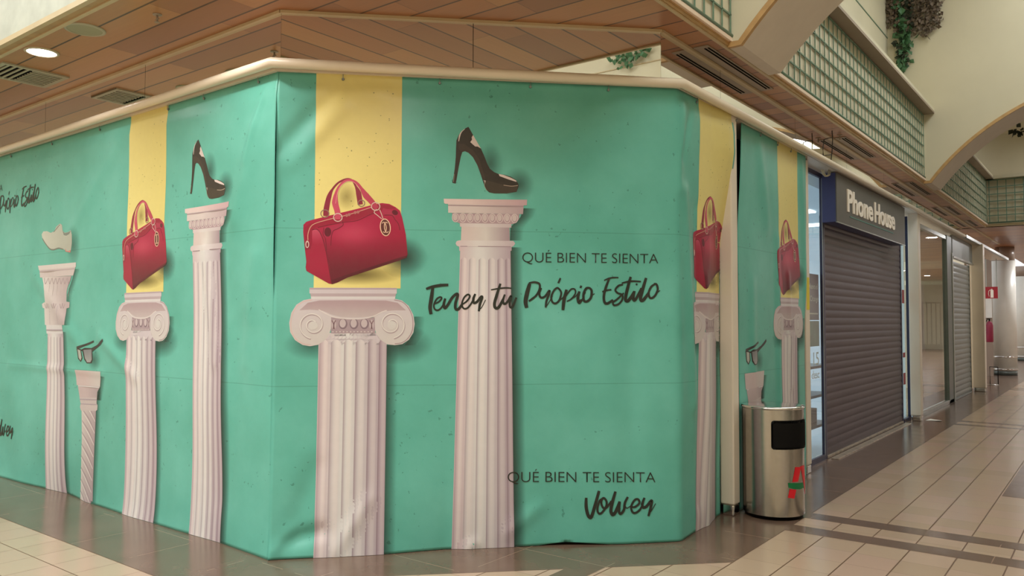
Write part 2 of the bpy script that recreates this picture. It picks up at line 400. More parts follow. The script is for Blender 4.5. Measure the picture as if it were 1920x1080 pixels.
# arches across the atrium
def arch(n, y0, y1, cz, R, spring=3.515):
    xc = XM; half = XM+2.16
    N = 40; pts = []
    a0 = math.asin(min(1, max(-1, (spring-cz)/R)))
    for i in range(N+1):
        a = pi-a0-(pi-2*a0)*i/N
        pts.append((xc+R*cos(a), cz+R*sin(a)))
    k = half/(xc-pts[0][0]); pts = [(xc+(x-xc)*k, z) for x, z in pts]
    outl = [(-2.26, spring)]+pts+[(mx(-2.26), spring), (mx(-2.26), 4.60), (mx(-2.8), 4.60), (mx(-2.8), 7.2), (-2.8, 7.2), (-2.8, 4.60), (-2.26, 4.60)]
    b = MB()
    tris = tessellate_polygon([[Vector((x, z, 0)) for x, z in outl]])
    for yy in (y0, y1):
        vs = [b.bm.verts.new((x, yy, z)) for x, z in outl]
        for t in tris:
            try: b.bm.faces.new([vs[i] for i in t])
            except ValueError: pass
    o = struct('wall_arch_%d' % n, b, M['cream'])
    # intrados
    b = MB(); prof = pts
    for xa, xb in ((-2.26, pts[0][0]), (pts[-1][0], mx(-2.26))): b.quad((xa, y0, spring), (xb, y0, spring), (xb, y1, spring), (xa, y1, spring))
    lo = [b.bm.verts.new((x, y0, z)) for x, z in prof]; hi = [b.bm.verts.new((x, y1, z)) for x, z in prof]
    for i in range(len(prof)-1):
        f = b.bm.faces.new((lo[i], lo[i+1], hi[i+1], hi[i])); f.smooth = True
    b.build('arch_soffit', M['taupe'], o)
    b = MB(); w = .035; q = [(-2.26, spring)]+pts+[(mx(-2.26), spring)]
    # oak strip along the near edge, following the curve
    def off(i, d):
        a = q[max(0, i-1)]; c = q[min(len(q)-1, i+1)]
        t = Vector((c[0]-a[0], c[1]-a[1])).normalized(); nn = Vector((-t.y, t.x))
        return (q[i][0]+nn.x*d, q[i][1]+nn.y*d)
    sec = []
    for i in range(len(q)):
        o_, p_ = off(i, w), off(i, -.006)
        sec.append([(o_[0], y0-.018, o_[1]), (p_[0], y0-.018, p_[1]), (p_[0], y0+.02, p_[1]), (o_[0], y0+.02, o_[1])])
    vs = [[b.bm.verts.new(p) for p in s4] for s4 in sec]
    for i in range(len(vs)-1):
        for j in range(4): b.bm.faces.new((vs[i][j], vs[i][(j+1) % 4], vs[i+1][(j+1) % 4], vs[i+1][j]))
    b.build('oak_strip', M['oak_edge'], o)
arch(1, 5.575, 6.42, 1.53, 3.127); arch(2, 12.913, 13.72, 1.626, 3.127)
# cross wall with trellis at the end of the atrium
b = MB(); b.box(-2.7, mx(-2.7), 19.8, 19.95, ZC, 4.53); b.box(-2.7, mx(-2.7), 19.65, 19.95, 4.53, 4.6); b.box(-2.9, mx(-2.9), 20.3, 20.4, 4.6, 7.2)
struct('wall_cross_far', b, M['cream'])
b = MB(); b.box(XF, mx(XF), 19.775, 19.80, ZC, ZC+.05); struct('trim_42', b, M['trim_beige'])

# trellis panels
def trellis(y0, y1, side, label):
    X = XF+.014 if side < 0 else mx(XF+.014)
    r = thing('trellis_panel', (X, y0, 3.59), label, 'trellis', 'green trellis panels above the soffit')
    b = MB(); n = max(1, round((y1-y0)/.1545))
    for i in range(n+1):
        y = y0+(y1-y0)*i/n; b.box(X-.004, X+.004, y-.0065, y+.0065, 3.59, 4.515)
    for z in (3.75, 3.903, 4.058, 4.21, 4.362, 4.512): b.box(X-.008, X+.004, y0-.012, y1+.012, z-.006, z+.006)
    b.build('slats', M['lattice'], r)
    b = MB(); b.tube([(X, y0-.02, 3.595), (X, y1+.03, 3.595)], .016, 10); b.build('bottom_rail', M['lattice'], r)
    adopt(r)
trellis(2.45, 5.56, -1, 'green trellis panel left of the near arch foot at top of photo')
trellis(6.855-.1545*2, 12.84, -1, 'long green trellis panel above the soffit between the two arches')
trellis(13.9, 19.72, -1, 'green trellis panel beyond the second arch running to the end corner')
trellis(2.45, 5.56, 1, 'green trellis panel on the opposite side before the near arch')
trellis(6.55, 12.84, 1, 'green trellis panel on the opposite side between the arches')
trellis(13.9, 19.72, 1, 'green trellis panel on the opposite side beyond the second arch')
r = thing('trellis_panel', (-2.2, 19.76, 3.59), 'green trellis panel on the end wall facing the camera at far right', 'trellis', 'green trellis panels above the soffit')
b = MB(); x = -2.19
while x < mx(-2.19)+.01: b.box(x-.0075, x+.0075, 19.755, 19.767, 3.59, 4.515); x += .1568
for z in (3.75, 3.903, 4.058, 4.21, 4.362, 4.512): b.box(-2.22, mx(-2.22), 19.75, 19.766, z-.0085, z+.0085)
b.build('slats', M['lattice'], r)
b = MB(); b.tube([(-2.22, 19.76, 3.595), (mx(-2.22), 19.76, 3.595)], .016, 10); b.build('bottom_rail', M['lattice'], r); adopt(r)

# lintel slab with its round nose ("pipe") and mirror glass above
PY, PC, PX = 3.045, 7.325, -2.345     # pipe planes
Lc = (PY-PC, PY); Rc = (PX, PX+PC)
b = MB(); b.tube([(-15.9, PY, 3.100), (Lc[0], Lc[1], 3.140), (Rc[0], Rc[1], 3.118), (PX, 17.3, 3.115)], .033, 20)
struct('trim_50', b, M['pipe'])
b = MB(); b.tube([(PX, 17.3, 3.115), (PX, 17.36, 3.115)], .03, 16); struct('trim_51', b, M['black'])
b = MB(); b.box(PX-.03, PX+.034, 17.36, 24.6, 3.085, 3.148, .006); struct('trim_52', b, M['frame_alu'])
off = .0
b = MB()
o1 = [(-16, 3.085), (Lc[0]-.016, 3.085), (Rc[0]-.04, Rc[1]+.016), (Rc[0]-.04, 24.6)]
o2 = [(-2.75, 24.6), (-2.75, 5.2), (-4.43, 3.5), (-16, 3.5)]
b.prism(o1+o2, 3.100, 3.133); struct('trim_53', b, M['white_paint'])
GY, GC, GX = 3.15, 7.50, -2.505
gl = (GY-GC, GY); gr = (GX, GX+GC)
gl = (-4.325, GY); gcx = GY+4.325; gr = (GX, GX+gcx)
segs = []
xs = [-15.06, -13.26, -11.46, -9.66, -7.861, -6.062, gl[0]]
for a, c in zip(xs[:-1], xs[1:]): segs.append(((a, GY), (c, GY)))
mid = (-3.433, -3.433+gcx); segs += [(gl, mid), (mid, gr)]
ys = [gr[1], 6.011, 7.854, 9.70, 11.54, 13.39, 15.23, 17.07, 18.92, 20.76, 22.6, 24.4]
for a, c in zip(ys[:-1], ys[1:]): segs.append(((GX, a), (GX, c)))
for i, (a, c) in enumerate(segs):
    A = Vector((*a, 0)); C_ = Vector((*c, 0)); t = (C_-A).normalized(); n = Vector((t.y, -t.x, 0)); g = .002
    p = [A+t*g, C_-t*g, C_-t*g-n*.008, A+t*g-n*.008]
    b = MB(); b.prism([(q.x, q.y) for q in p], 3.136, ZC-.018); struct('window_%d' % (10+i), b, M['mirror'])
# backing of the glass band and bead at the ceiling
b = MB(); b.prism([(-16, 3.17), (gl[0]-.008, 3.17), (gr[0]-.02, gr[1]+.008), (gr[0]-.02, 24.4), (-2.7, 24.4), (-2.7, 5.2), (-4.45, 3.4), (-16, 3.4)], 3.137, ZC); struct('wall_band_backing', b, M['void'])
def bead(n, pts, w=.022):
    b = MB()
    for a, c in zip(pts[:-1], pts[1:]):
        A = Vector((*a, 0)); C_ = Vector((*c, 0)); t = (C_-A).normalized(); nn = Vector((t.y, -t.x, 0))
        p = [A-t*.004, C_+t*.004, C_+t*.004+nn*w, A-t*.004+nn*w]; b.prism([(q.x, q.y) for q in p], ZC-.02, ZC-.001)
    struct('trim_%d' % n, b, M['trim_beige'])
bead(54, [(-16, GY), gl, gr, (GX, 24.4)])

# ================================================================ BANNERS
def seg_d(u, z, a, c):
    ax, ay = a; bx, by = c; dx, dy = bx-ax, by-ay; L2 = dx*dx+dy*dy
    t = max(0, min(1, ((u-ax)*dx+(z-ay)*dy)/L2)); px, py = ax+t*dx, ay+t*dy
    return math.hypot(u-px, z-py), t
def fold(u, z, a, c, w, amp):
    d, t = seg_d(u, z, a, c); return amp*exp(-(d/w)**2)*(1-.35*abs(2*t-1))
def interp(x, tab):
    if x <= tab[0][0]: return tab[0][1]
    for (a, va), (b_, vb) in zip(tab[:-1], tab[1:]):
        if x <= b_: return va+(vb-va)*(x-a)/(b_-a)
    return tab[-1][1]
def waves(u, z, s):
    return .0035*sin(2.1*u+1.3*z+s)+.0025*sin(4.7*u-2.2*z+2*s)+.0018*sin(1.1*u+6.1*z+3*s)+.0012*sin(9.3*u+3.7*z+s)
UL = (XR-(YL-CF))*sqrt(2)       # length of the chamfer
def surf_left(u, z, off):       # u is world x
    h = max(0, min(1, (3.0-z)/.5)); d = waves(u, z, .4)*h*1.6-.012*max(0, min(1, (z-2.95)/.1))
    d += fold(u, z, (-6.4, 2.9), (-7.2, 2.2), .09, 0.0150)+fold(u, z, (-4.5, 2.75), (-4.75, 2.2), .10, 0.0240)+fold(u, z, (-4.42, 3.0), (-4.62, 2.55), .03, 0.0150)
    d += fold(u, z, (-6.6, 1.35), (-6.0, 1.05), .05, 0.0150)+fold(u, z, (-7.9, 1.9), (-6.9, 1.25), .07, 0.0150)+fold(u, z, (-8.4, 1.06), (-6.5, 1.06), .03, 0.0090)
    d += fold(u, z, (-4.6, 1.4), (-4.8, .3), .12, -0.0150)+fold(u, z, (-5.1, 2.0), (-4.95, 1.2), .05, 0.0150)+fold(u, z, (-4.5, 1.9), (-4.6, 1.2), .07, 0.0150)
    d += interp(u, [(-8.4, .035), (-7.6, .0), (-7.2, -.025), (-6.75, .02), (-6.5, .015), (-6.0, .035), (-5.2, .015), (-4.8, .018), (-4.28, .06)])*exp(-max(0, z)/interp(u, [(-5.0, .16), (-4.6, .5)]))
    return Vector((u, YL-d-off, z))
def surf_front(u, z, off):
    h = max(0, min(1, (3.03-z)/.35)); d = waves(u, z, 1.7)*h*1.4-.012*max(0, min(1, (z-2.95)/.1))
    # creases of the chamfer face
    d += fold(u, z, (.02, 2.60), (.34, 2.96), .05, -0.0165)+fold(u, z, (.10, 2.50), (.42, 2.88), .05, 0.0135)+fold(u, z, (.0, 2.2), (.12, 2.62), .08, -0.0090)
    d += fold(u, z, (.10, .10), (.32, .16), .05, -0.0330)+fold(u, z, (.0, .01), (.13, .17), .04, 0.0180)+fold(u, z, (.16, .2), (.27, .55), .07, -0.0180)+fold(u, z, (.42, .05), (.62, .35), .045, 0.0150)
    d += fold(u, z, (1.75, 2.72), (2.35, 2.98), .07, 0.0120)+fold(u, z, (1.6, 2.66), (2.3, 2.88), .06, -0.0090)+fold(u, z, (.55, 3.0), (.7, 3.0), .05, 0.0060)
    d += fold(u, z, (2.32, .2), (2.40, 2.3), .10, -0.0150)+fold(u, z, (1.52, .1), (1.72, .26), .05, 0.0150)+fold(u, z, (1.24, .0), (1.30, .04), .04, 0.0150)
    d += interp(u, [(0, .075), (.35, .075), (.7, .05), (1.1, -.015), (1.45, .0), (1.8, -.02), (2.3, .01), (UL, -.01), (UL+.3, -.02), (UL+.9, -.02)])*exp(-max(0, z)/.55)
    # return side: vertical buckles and a slack outer edge
    if u > UL-.1:
        k = min(1, (u-UL+.1)/.15)
        d += k*(fold(u, z, (UL+.08, 3.0), (UL+.02, 2.4), .04, 0.0180)+fold(u, z, (UL+.2, 3.0), (UL+.08, 2.62), .03, -0.0180)+fold(u, z, (UL+.1, 2.4), (UL+.22, .9), .06, 0.0270)
               + fold(u, z, (UL+.3, 2.3), (UL+.36, .2), .06, -0.0210)+fold(u, z, (UL+.48, 1.8), (UL+.5, 0), .05, 0.0180))
    e = u-UL; R = .035
    n1 = Vector((1, -1, 0)).normalized(); n2 = Vector((1, 0, 0))
    A = Vector((YL-CF, YL, 0)); C_ = Vector((XR, XR+CF, 0)); t1 = Vector((1, 1, 0)).normalized(); t2 = Vector((0, 1, 0))
    if e < -R: p = A+t1*u; n = n1
    elif e > R:
        p = C_+t2*e; n = n2
        slack = interp(e, [(0, 0), (.55, .3), (.80, 1), (1.2, 1)])*interp(z, [(0, -.075), (2.1, -.075), (2.5, -.01), (2.8, .03), (3.10, .03)]); d += slack
    else:
        s = (e+R)/(2*R); q0 = C_-t1*R; q1 = C_+t2*R
        p = q0*(1-s)**2+C_*2*s*(1-s)+q1*s*s; n = (n1*(1-s)+n2*s).normalized()
    q = p+n*(d+off); return Vector((q.x, q.y, z))
def surf_right(u, z, off):       # u is world y
    d = waves(u, z, 3.1)*max(0, min(1, (3.0-z)/.5))
    d += fold(u, z, (6.6, 3.0), (6.75, 2.3), .09, 0.0180)+fold(u, z, (7.0, 2.2), (7.05, .6), .06, 0.0210)+fold(u, z, (7.72, 3.0), (7.8, 1.5), .05, 0.0210)+fold(u, z, (7.3, 1.9), (7.35, .9), .05, 0.0150)+fold(u, z, (6.4, 1.8), (6.45, .4), .07, 0.0150)
    return Vector((XR-.02+d+off, u, z))

Z_TOP = 3.10
def edge_right_front(z): return UL+interp(z, [(0, .875), (2.05, .872), (2.4, .895), (2.7, .92), (3.10, .93)])
def edge_left_right(z): return interp(z, [(0, 6.10), (2.2, 6.11), (3.10, 6.20)])
def edge_right_right(z): return interp(z, [(0, 7.76), (1.5, 7.74), (2.5, 7.86), (3.10, 7.86)])
def banner_sheet(parent, surf, ul, ur, zb=None, step=.022):
    """one sheet, fine grid, slightly thick"""
    b = MB(); nz = int(Z_TOP/step)
    fl = ul if callable(ul) else (lambda z: ul); fr = ur if callable(ur) else (lambda z: ur)
    nu = int((fr(1)-fl(1))/step); rows = []
    for j in range(nz+1):
        row = []
        for i in range(nu+1):
            z = Z_TOP*j/nz; a, c = fl(z), fr(z); u = a+(c-a)*i/nu
            if j == 0 and zb: z = zb(u)
            row.append(b.bm.verts.new(surf(u, z, 0)))
        rows.append(row)
    for j in range(nz):
        for i in range(nu):
            f = b.bm.faces.new((rows[j][i], rows[j][i+1], rows[j+1][i+1], rows[j+1][i])); f.smooth = True
    o = b.build('sheet', M['banner'], parent)
    sm = o.modifiers.new('thickness', 'SOLIDIFY'); sm.thickness = .0012; sm.offset = 0
    return o

# ---- ink: flat artwork laid on a sheet
class Ink:
    def __init__(s, surf, shift, clip=None):
        s.surf = surf; s.shift = shift; s.v = []; s.f = []; s.c = []; s.clip = clip; s.layer = .8
    def poly(s, pts, col, su=.03, sz=.05, lay=None):
        """pts: outline (u,z); col: rgb(a) tuple or function(u,z)"""
        lay = lay or s.layer
        pts = [(p[0], max(.003, p[1])) for p in pts]
        b = bmesh.new(); vs = [b.verts.new((p[0], p[1], 0)) for p in pts]
        for t in tessellate_polygon([[Vector((p[0], p[1], 0)) for p in pts]]):
            try: b.faces.new([vs[i] for i in t])
            except ValueError: pass
        su = min(su, .024); sz = min(sz, .024); us = [p[0] for p in pts]; zs = [p[1] for p in pts]
        def cuts(lo, hi, st): return [k*st for k in range(int(floor(lo/st))+1, int(floor(hi/st))+1)]
        for u in cuts(min(us), max(us), su):
            bmesh.ops.bisect_plane(b, geom=b.verts[:]+b.edges[:]+b.faces[:], plane_co=(u, 0, 0), plane_no=(1, 0, 0))
        for z in cuts(min(zs), max(zs), sz):
            bmesh.ops.bisect_plane(b, geom=b.verts[:]+b.edges[:]+b.faces[:], plane_co=(0, z, 0), plane_no=(0, 1, 0))
        if s.clip:
            for side, fn in s.clip:
                e = fn(sum(zs)/len(zs)) if callable(fn) else fn
                # follow the sheet's edge band by band
                bad = [f for f in b.faces if (lambda m, z: (m > (fn(z) if callable(fn) else fn)) if side > 0 else (m < (fn(z) if callable(fn) else fn)))(f.calc_center_median().x+s.shift, f.calc_center_median().y)]
                bmesh.ops.delete(b, geom=bad, context='FACES')
        b.verts.index_update(); n = len(s.v)
        for v in b.verts:
            u, z = v.co.x, v.co.y; c = col(u, z) if callable(col) else col
            s.v.append(s.surf(u+s.shift, z, .0014+.0002*lay)); s.c.append(tuple(lin(max(0, min(255, q))) for q in c[:3])+((c[3] if len(c) > 3 else 1.0),))
        for f in b.faces: s.f.append([n+v.index for v in f.verts])
        b.free()
    def stroke(s, pts, w, col, lay=None, smooth=True, taper=True):
        lay = lay or s.layer
        P = [Vector((p[0], p[1])) for p in pts]; W = list(w) if isinstance(w, (list, tuple)) else [w]*len(P)
        if smooth and len(P) > 2:
            Q = []; V = []
            for i in range(len(P)-1):
                p0, p1, p2, p3 = P[max(0, i-1)], P[i], P[i+1], P[min(len(P)-1, i+2)]
                for k in range(6):
                    t = k/6; Q.append(.5*((2*p1)+(p2-p0)*t+(2*p0-5*p1+4*p2-p3)*t*t+(-p0+3*p1-3*p2+p3)*t**3)); V.append(W[i]*(1-t)+W[i+1]*t)
            Q.append(P[-1]); V.append(W[-1]); P, W = Q, V
        L, R_ = [], []
        for i, p in enumerate(P):
            d = (P[min(i+1, len(P)-1)]-P[max(i-1, 0)])
            if d.length < 1e-9: d = Vector((1, 0))
            d.normalize(); n = Vector((-d.y, d.x)); h = W[i]/2
            L.append(p+n*h); R_.append(p-n*h)
        for i in range(len(P)-1):
            n = len(s.v); ok = True
            cs = (P[i]+P[i+1])/2
            if s.clip:
                for side, fn in s.clip:
                    e = fn(cs.y) if callable(fn) else fn
                    if (side > 0 and cs.x+s.shift > e-.003) or (side < 0 and cs.x+s.shift < e+.003): ok = False
            if not ok: continue
            for q in (L[i], L[i+1], R_[i+1], R_[i]):
                s.v.append(s.surf(q.x+s.shift, max(.003, q.y), .0014+.0002*lay)); c = col(q.x, q.y) if callable(col) else col
                s.c.append(tuple(lin(max(0, min(255, k))) for k in c[:3])+((c[3] if len(c) > 3 else 1.0),))
            s.f.append([n, n+1, n+2, n+3])
    def ellipse(s, cx, cz, a, b_, col, rot=0, lay=None, n=20):
        s.poly([(cx+a*cos(t)*cos(rot)-b_*sin(t)*sin(rot), cz+a*cos(t)*sin(rot)+b_*sin(t)*cos(rot)) for t in [2*pi*i/n for i in range(n)]], col, .5, .5, lay)
    def build(s, name, parent):
        if not s.f: return None
        me = bpy.data.meshes.new(name); me.from_pydata([tuple(v) for v in s.v], [], s.f); me.update()
        a = me.color_attributes.new('Ink', 'FLOAT_COLOR', 'POINT')
        for i, c in enumerate(s.c): a.data[i].color = c
        for p in me.polygons: p.use_smooth = True
        me.materials.append(M['print']); o = bpy.data.objects.new(name, me); COL.objects.link(o); o.parent = parent
        return o
def fr(x, y):                      # photo pixel on the chamfer -> artwork coordinates
    p = at_c(x, y, CF); return ((p.x-(YL-CF))*sqrt(2), p.z)
SH_L = -6.44                       # the same artwork again on the left sheet
def lf(x, y):                      # photo pixel on the left sheet -> artwork coordinates
    p = at_y(x, y, YL); return (p.x-SH_L, p.z)
def crop(f, ox, oy, s): return lambda *pts: [f(ox+x/s, oy+y/s) for x, y in pts]
def lerp(a, c, t): t = max(0, min(1, t)); return tuple(a[i]+(c[i]-a[i])*t for i in range(3))
PK_L, PK_M, PK_D, PK_S = (211, 204, 203), (203, 190, 193), (173, 156, 163), (135, 116, 123)

def column_shade(u0, u1):
    return lambda u, z: lerp(lerp((203, 180, 183), (215, 210, 207), (u-u0)/(u1-u0)*3), (171, 150, 159), ((u-u0)/(u1-u0)-.45)*1.7)
def flutes(K, tops, bots, ztop, zbot=.002, arc=.02):
    """tops/bots: artwork u of the ridges at ztop and at the foot"""
    n = len(tops)-1
    sh = column_shade(tops[0], tops[-1])
    K.poly([(tops[0], ztop+.03), (tops[-1], ztop+.03), (bots[-1], zbot), (bots[0], zbot)], sh, .03, .25, 2)
    for i in range(n):
        a0, a1, b0, b1 = tops[i], tops[i+1], bots[i], bots[i+1]
        w = a1-a0; k = i/(n-1)
        gx = .14 if 0 < i < n-1 else .08
        base = sh((a0+a1)/2, 1)
        dark = lerp(base, (122, 96, 108), .42+.25*k); lite = lerp(base, (232, 220, 214), .55-.35*k)
        N = 5; z1 = ztop-.012
        cols = [dark, lerp(dark, base, .6), base, lite, lite, lerp(lite, base, .5)]
        for j in range(N):
            s0, s1 = gx+(1-2*gx)*j/N, gx+(1-2*gx)*(j+1)/N
            def cz(s): return z1-arc*(abs(2*(s-gx)/(1-2*gx)-1)**2)
            pts = [(a0+w*s0, cz(s0)), (a0+w*s1, cz(s1)), (b0+(b1-b0)*s1, zbot), (b0+(b1-b0)*s0, zbot)]
            ca, cb = cols[j], cols[j+1]; ua = a0+w*s0; ub = a0+w*s1
            K.poly(pts, (lambda u, z, ca=ca, cb=cb, a0=a0, w=w, b0=b0, b1=b1, s0=s0, s1=s1: lerp(ca, cb, ((u-(a0+(b0-a0)*(ztop-z)/max(.1, ztop)))/w-s0)/(s1-s0))), .2, .25, 3)
def soft_shadow(K, pts_l, w, alpha=.62, col=(48, 66, 58)):
    """printed drop shadow: a strip right of the line pts_l fading outwards"""
    K.layer += .14
    for i in range(len(pts_l)-1):
        (a, za), (c, zc) = pts_l[i], pts_l[i+1]
        N = 5
        for j in range(N):
            s0, s1 = j/N, (j+1)/N
            K.poly([(a+w*s0, za), (a+w*s1, za), (c+w*s1, zc), (c+w*s0, zc)],
                   (lambda u, z, a=a, za=za, c=c, zc=zc: col+(max(0, alpha*(1-(u-(a+(c-a)*((z-za)/(zc-za) if zc != za else 0)))/w))**1.0,)), .5, .3, K.layer)
def blob_shadow(K, cx, cz, a, b_, alpha=.55, col=(48, 66, 58)):
    N = 6; n = 24; K.layer += .14
    for j in range(N):
        r0_, r1_ = j/N, (j+1)/N
        def al(u, z): return col+(max(0, alpha*(1-math.hypot((u-cx)/a, (z-cz)/b_))),)
        for i in range(n):
            t0, t1 = 2*pi*i/n, 2*pi*(i+1)/n
            pts = [(cx+a*r0_*cos(t0), cz+b_*r0_*sin(t0)), (cx+a*r1_*cos(t0), cz+b_*r1_*sin(t0)), (cx+a*r1_*cos(t1), cz+b_*r1_*sin(t1)), (cx+a*r0_*cos(t1), cz+b_*r0_*sin(t1))]
            if j == 0: pts = pts[1:3]+[(cx, cz)]
            K.poly(pts, al, .5, .5, K.layer)

def art_stripe(K):
    u0_, u1_ = .2485, .8025
    K.poly([(u0_, 3.10), (u1_, 3.10), (u1_, 1.70), (u0_, 1.70)], lambda u, z: (lerp((231, 214, 134), (224, 206, 124), (u-.25)/.5)), .06, .06, .1)
    rnd = random.Random(3)
    for i in range(46):
        u, z = rnd.uniform(u0_+.02, u1_-.02), rnd.gauss(2.45, .3)
        if 1.75 < z < 3.05: K.ellipse(u, z, rnd.uniform(.0015, .005), rnd.uniform(.0015, .006), (150, 142, 82), rnd.uniform(0, 3), .4, 6)
def art_ionic(K, S, foot=None):
    c = crop(fr, 530, 530, 6.354)
    top = c((0, 600))[0][1]
    xs = [430, 555, 715, 850, 1000, 1140, 1240]; tops = [c((x, 760))[0][0] for x in xs]
    l_, r_ = foot or (fr(590, 1046)[0], fr(720, 1040)[0]); l0, r0_ = tops[0], tops[-1]
    bots = [l_+(t-l0)/(r0_-l0)*(r_-l_) for t in tops]
    flutes(K, tops, bots, c((0, 655))[0][1])
    K.poly(c((575, 595), (1105, 595), (1140, 660), (1240, 740), (1240, 700), (430, 700), (430, 740), (540, 660)), PK_M, .1, .1, 2)
    K.poly(c((320, 60), (1360, 62), (1360, 130), (320, 128)), lambda u, z: PK_M, .1, .1, 4)
    K.poly(c((322, 62), (1358, 64), (1358, 84), (322, 82)), (179, 158, 163), .1, .1, 5)
    K.poly(c((330, 128), (1352, 130), (1335, 196), (342, 196)), (181, 162, 165), .1, .1, 4)
    K.poly(c((336, 165), (1345, 165), (1335, 196), (342, 196)), PK_L, .1, .1, 5)
    L = [(345, 190), (250, 208), (165, 262), (105, 360), (80, 480), (92, 590), (150, 685), (240, 742), (330, 757), (420, 740), (500, 690), (555, 620), (578, 540), (578, 430), (620, 415), (720, 430), (840, 434), (970, 430), (1080, 410), (1100, 430),
         (1095, 540), (1115, 610), (1170, 685), (1250, 735), (1335, 745), (1425, 732), (1505, 680), (1558, 590), (1573, 490), (1555, 380), (1500, 275), (1420, 212), (1330, 190)]
    K.poly(c(*L), lambda u, z: lerp(PK_M, (203, 194, 189), (1.62-z)*4), .04, .04, 4)
    # hollow of the band
    K.poly(c((200, 330), (300, 240), (440, 212), (840, 208), (1230, 212), (1370, 240), (1470, 330), (1340, 330), (1200, 340), (1090, 395), (960, 412), (840, 416), (700, 410), (580, 380), (480, 335), (330, 320)), lambda u, z: lerp((175, 150, 153), (195, 182, 179), (1.60-z)*9), .04, .03, 5)
    K.poly(c((578, 412), (700, 428), (840, 432), (970, 428), (1097, 412), (1102, 600), (576, 604)), (167, 146, 151), .1, .1, 4.5)
    for x in (720, 850, 975):
        q = c((x, 492), (x+52, 492), (x, 555))
        K.ellipse(*q[0], q[1][0]-q[0][0], q[0][1]-q[2][1], (131, 110, 119), 0, 6)
        K.ellipse(q[0][0]-.002, q[0][1]+.004, (q[1][0]-q[0][0])*.72, (q[0][1]-q[2][1])*.8, (193, 176, 177), 0, 7)
    for x in (610, 1060):
        q = c((x, 500), (x+30, 500), (x, 560)); K.ellipse(*q[0], q[1][0]-q[0][0], q[0][1]-q[2][1], (187, 170, 171), 0, 6)
        K.stroke(c((x-22, 450), (x, 500), (x-8, 555)), .006, (128, 98, 104), 7); K.stroke(c((x+22, 450), (x, 500), (x+8, 555)), .006, (128, 98, 104), 7)
    for x in range(600, 1090, 42): K.ellipse(*c((x, 584))[0], .005, .004, (203, 190, 187), 0, 7, 8)
    for (cx, cy, sg) in ((365, 510, 1), (1300, 505, -1)):
        for dr, cc, ww, ly in ((0, (169, 150, 153), .010, 6), (-.005, (219, 212, 205), .006, 7)):
            pts = []
            for i in range(60):
                a = pi*.55+i*.20; rr = 168-2.45*i
                p = c((cx+sg*rr*cos(a), cy+rr*sin(a)*.98))[0]; pts.append((p[0]+dr*.4, p[1]-dr))
            K.stroke(pts, ww, cc, ly, smooth=False)
        q = c((cx, cy), (cx+52, cy)); K.ellipse(*q[0], abs(q[1][0]-q[0][0]), abs(q[1][0]-q[0][0]), (207, 200, 195), 0, 8)
    K.stroke(c((345, 205), (255, 225), (180, 275), (122, 370), (100, 480), (112, 585), (165, 672), (250, 725), (330, 738)), .005, (211, 180, 173), 6)
    K.stroke(c((1330, 205), (1420, 228), (1490, 290), (1538, 385), (1552, 490), (1538, 585), (1490, 665), (1420, 715), (1335, 728)), .005, (157, 132, 137), 6)
    K.stroke(c((430, 320), (520, 370), (620, 412), (740, 428), (840, 432), (960, 428), (1080, 400), (1180, 350), (1240, 330)), .006, (217, 206, 201), 7)
    # printed shadows
    e = c((1240, 745))[0]; soft_shadow(S, [(e[0]-.002, e[1]), (r_-.002, .004)], .075)
    soft_shadow(S, [(c((1568, 400))[0][0], c((0, 400))[0][1]), (c((1560, 600))[0][0], c((0, 600))[0][1]), (c((1450, 730))[0][0], c((0, 750))[0][1])], .07, .5)
    q = c((1400, 720))[0]; blob_shadow(S, q[0], q[1]-.01, .22, .13, .7); q = c((350, 740))[0]; blob_shadow(S, q[0], q[1], .18, .10, .5)
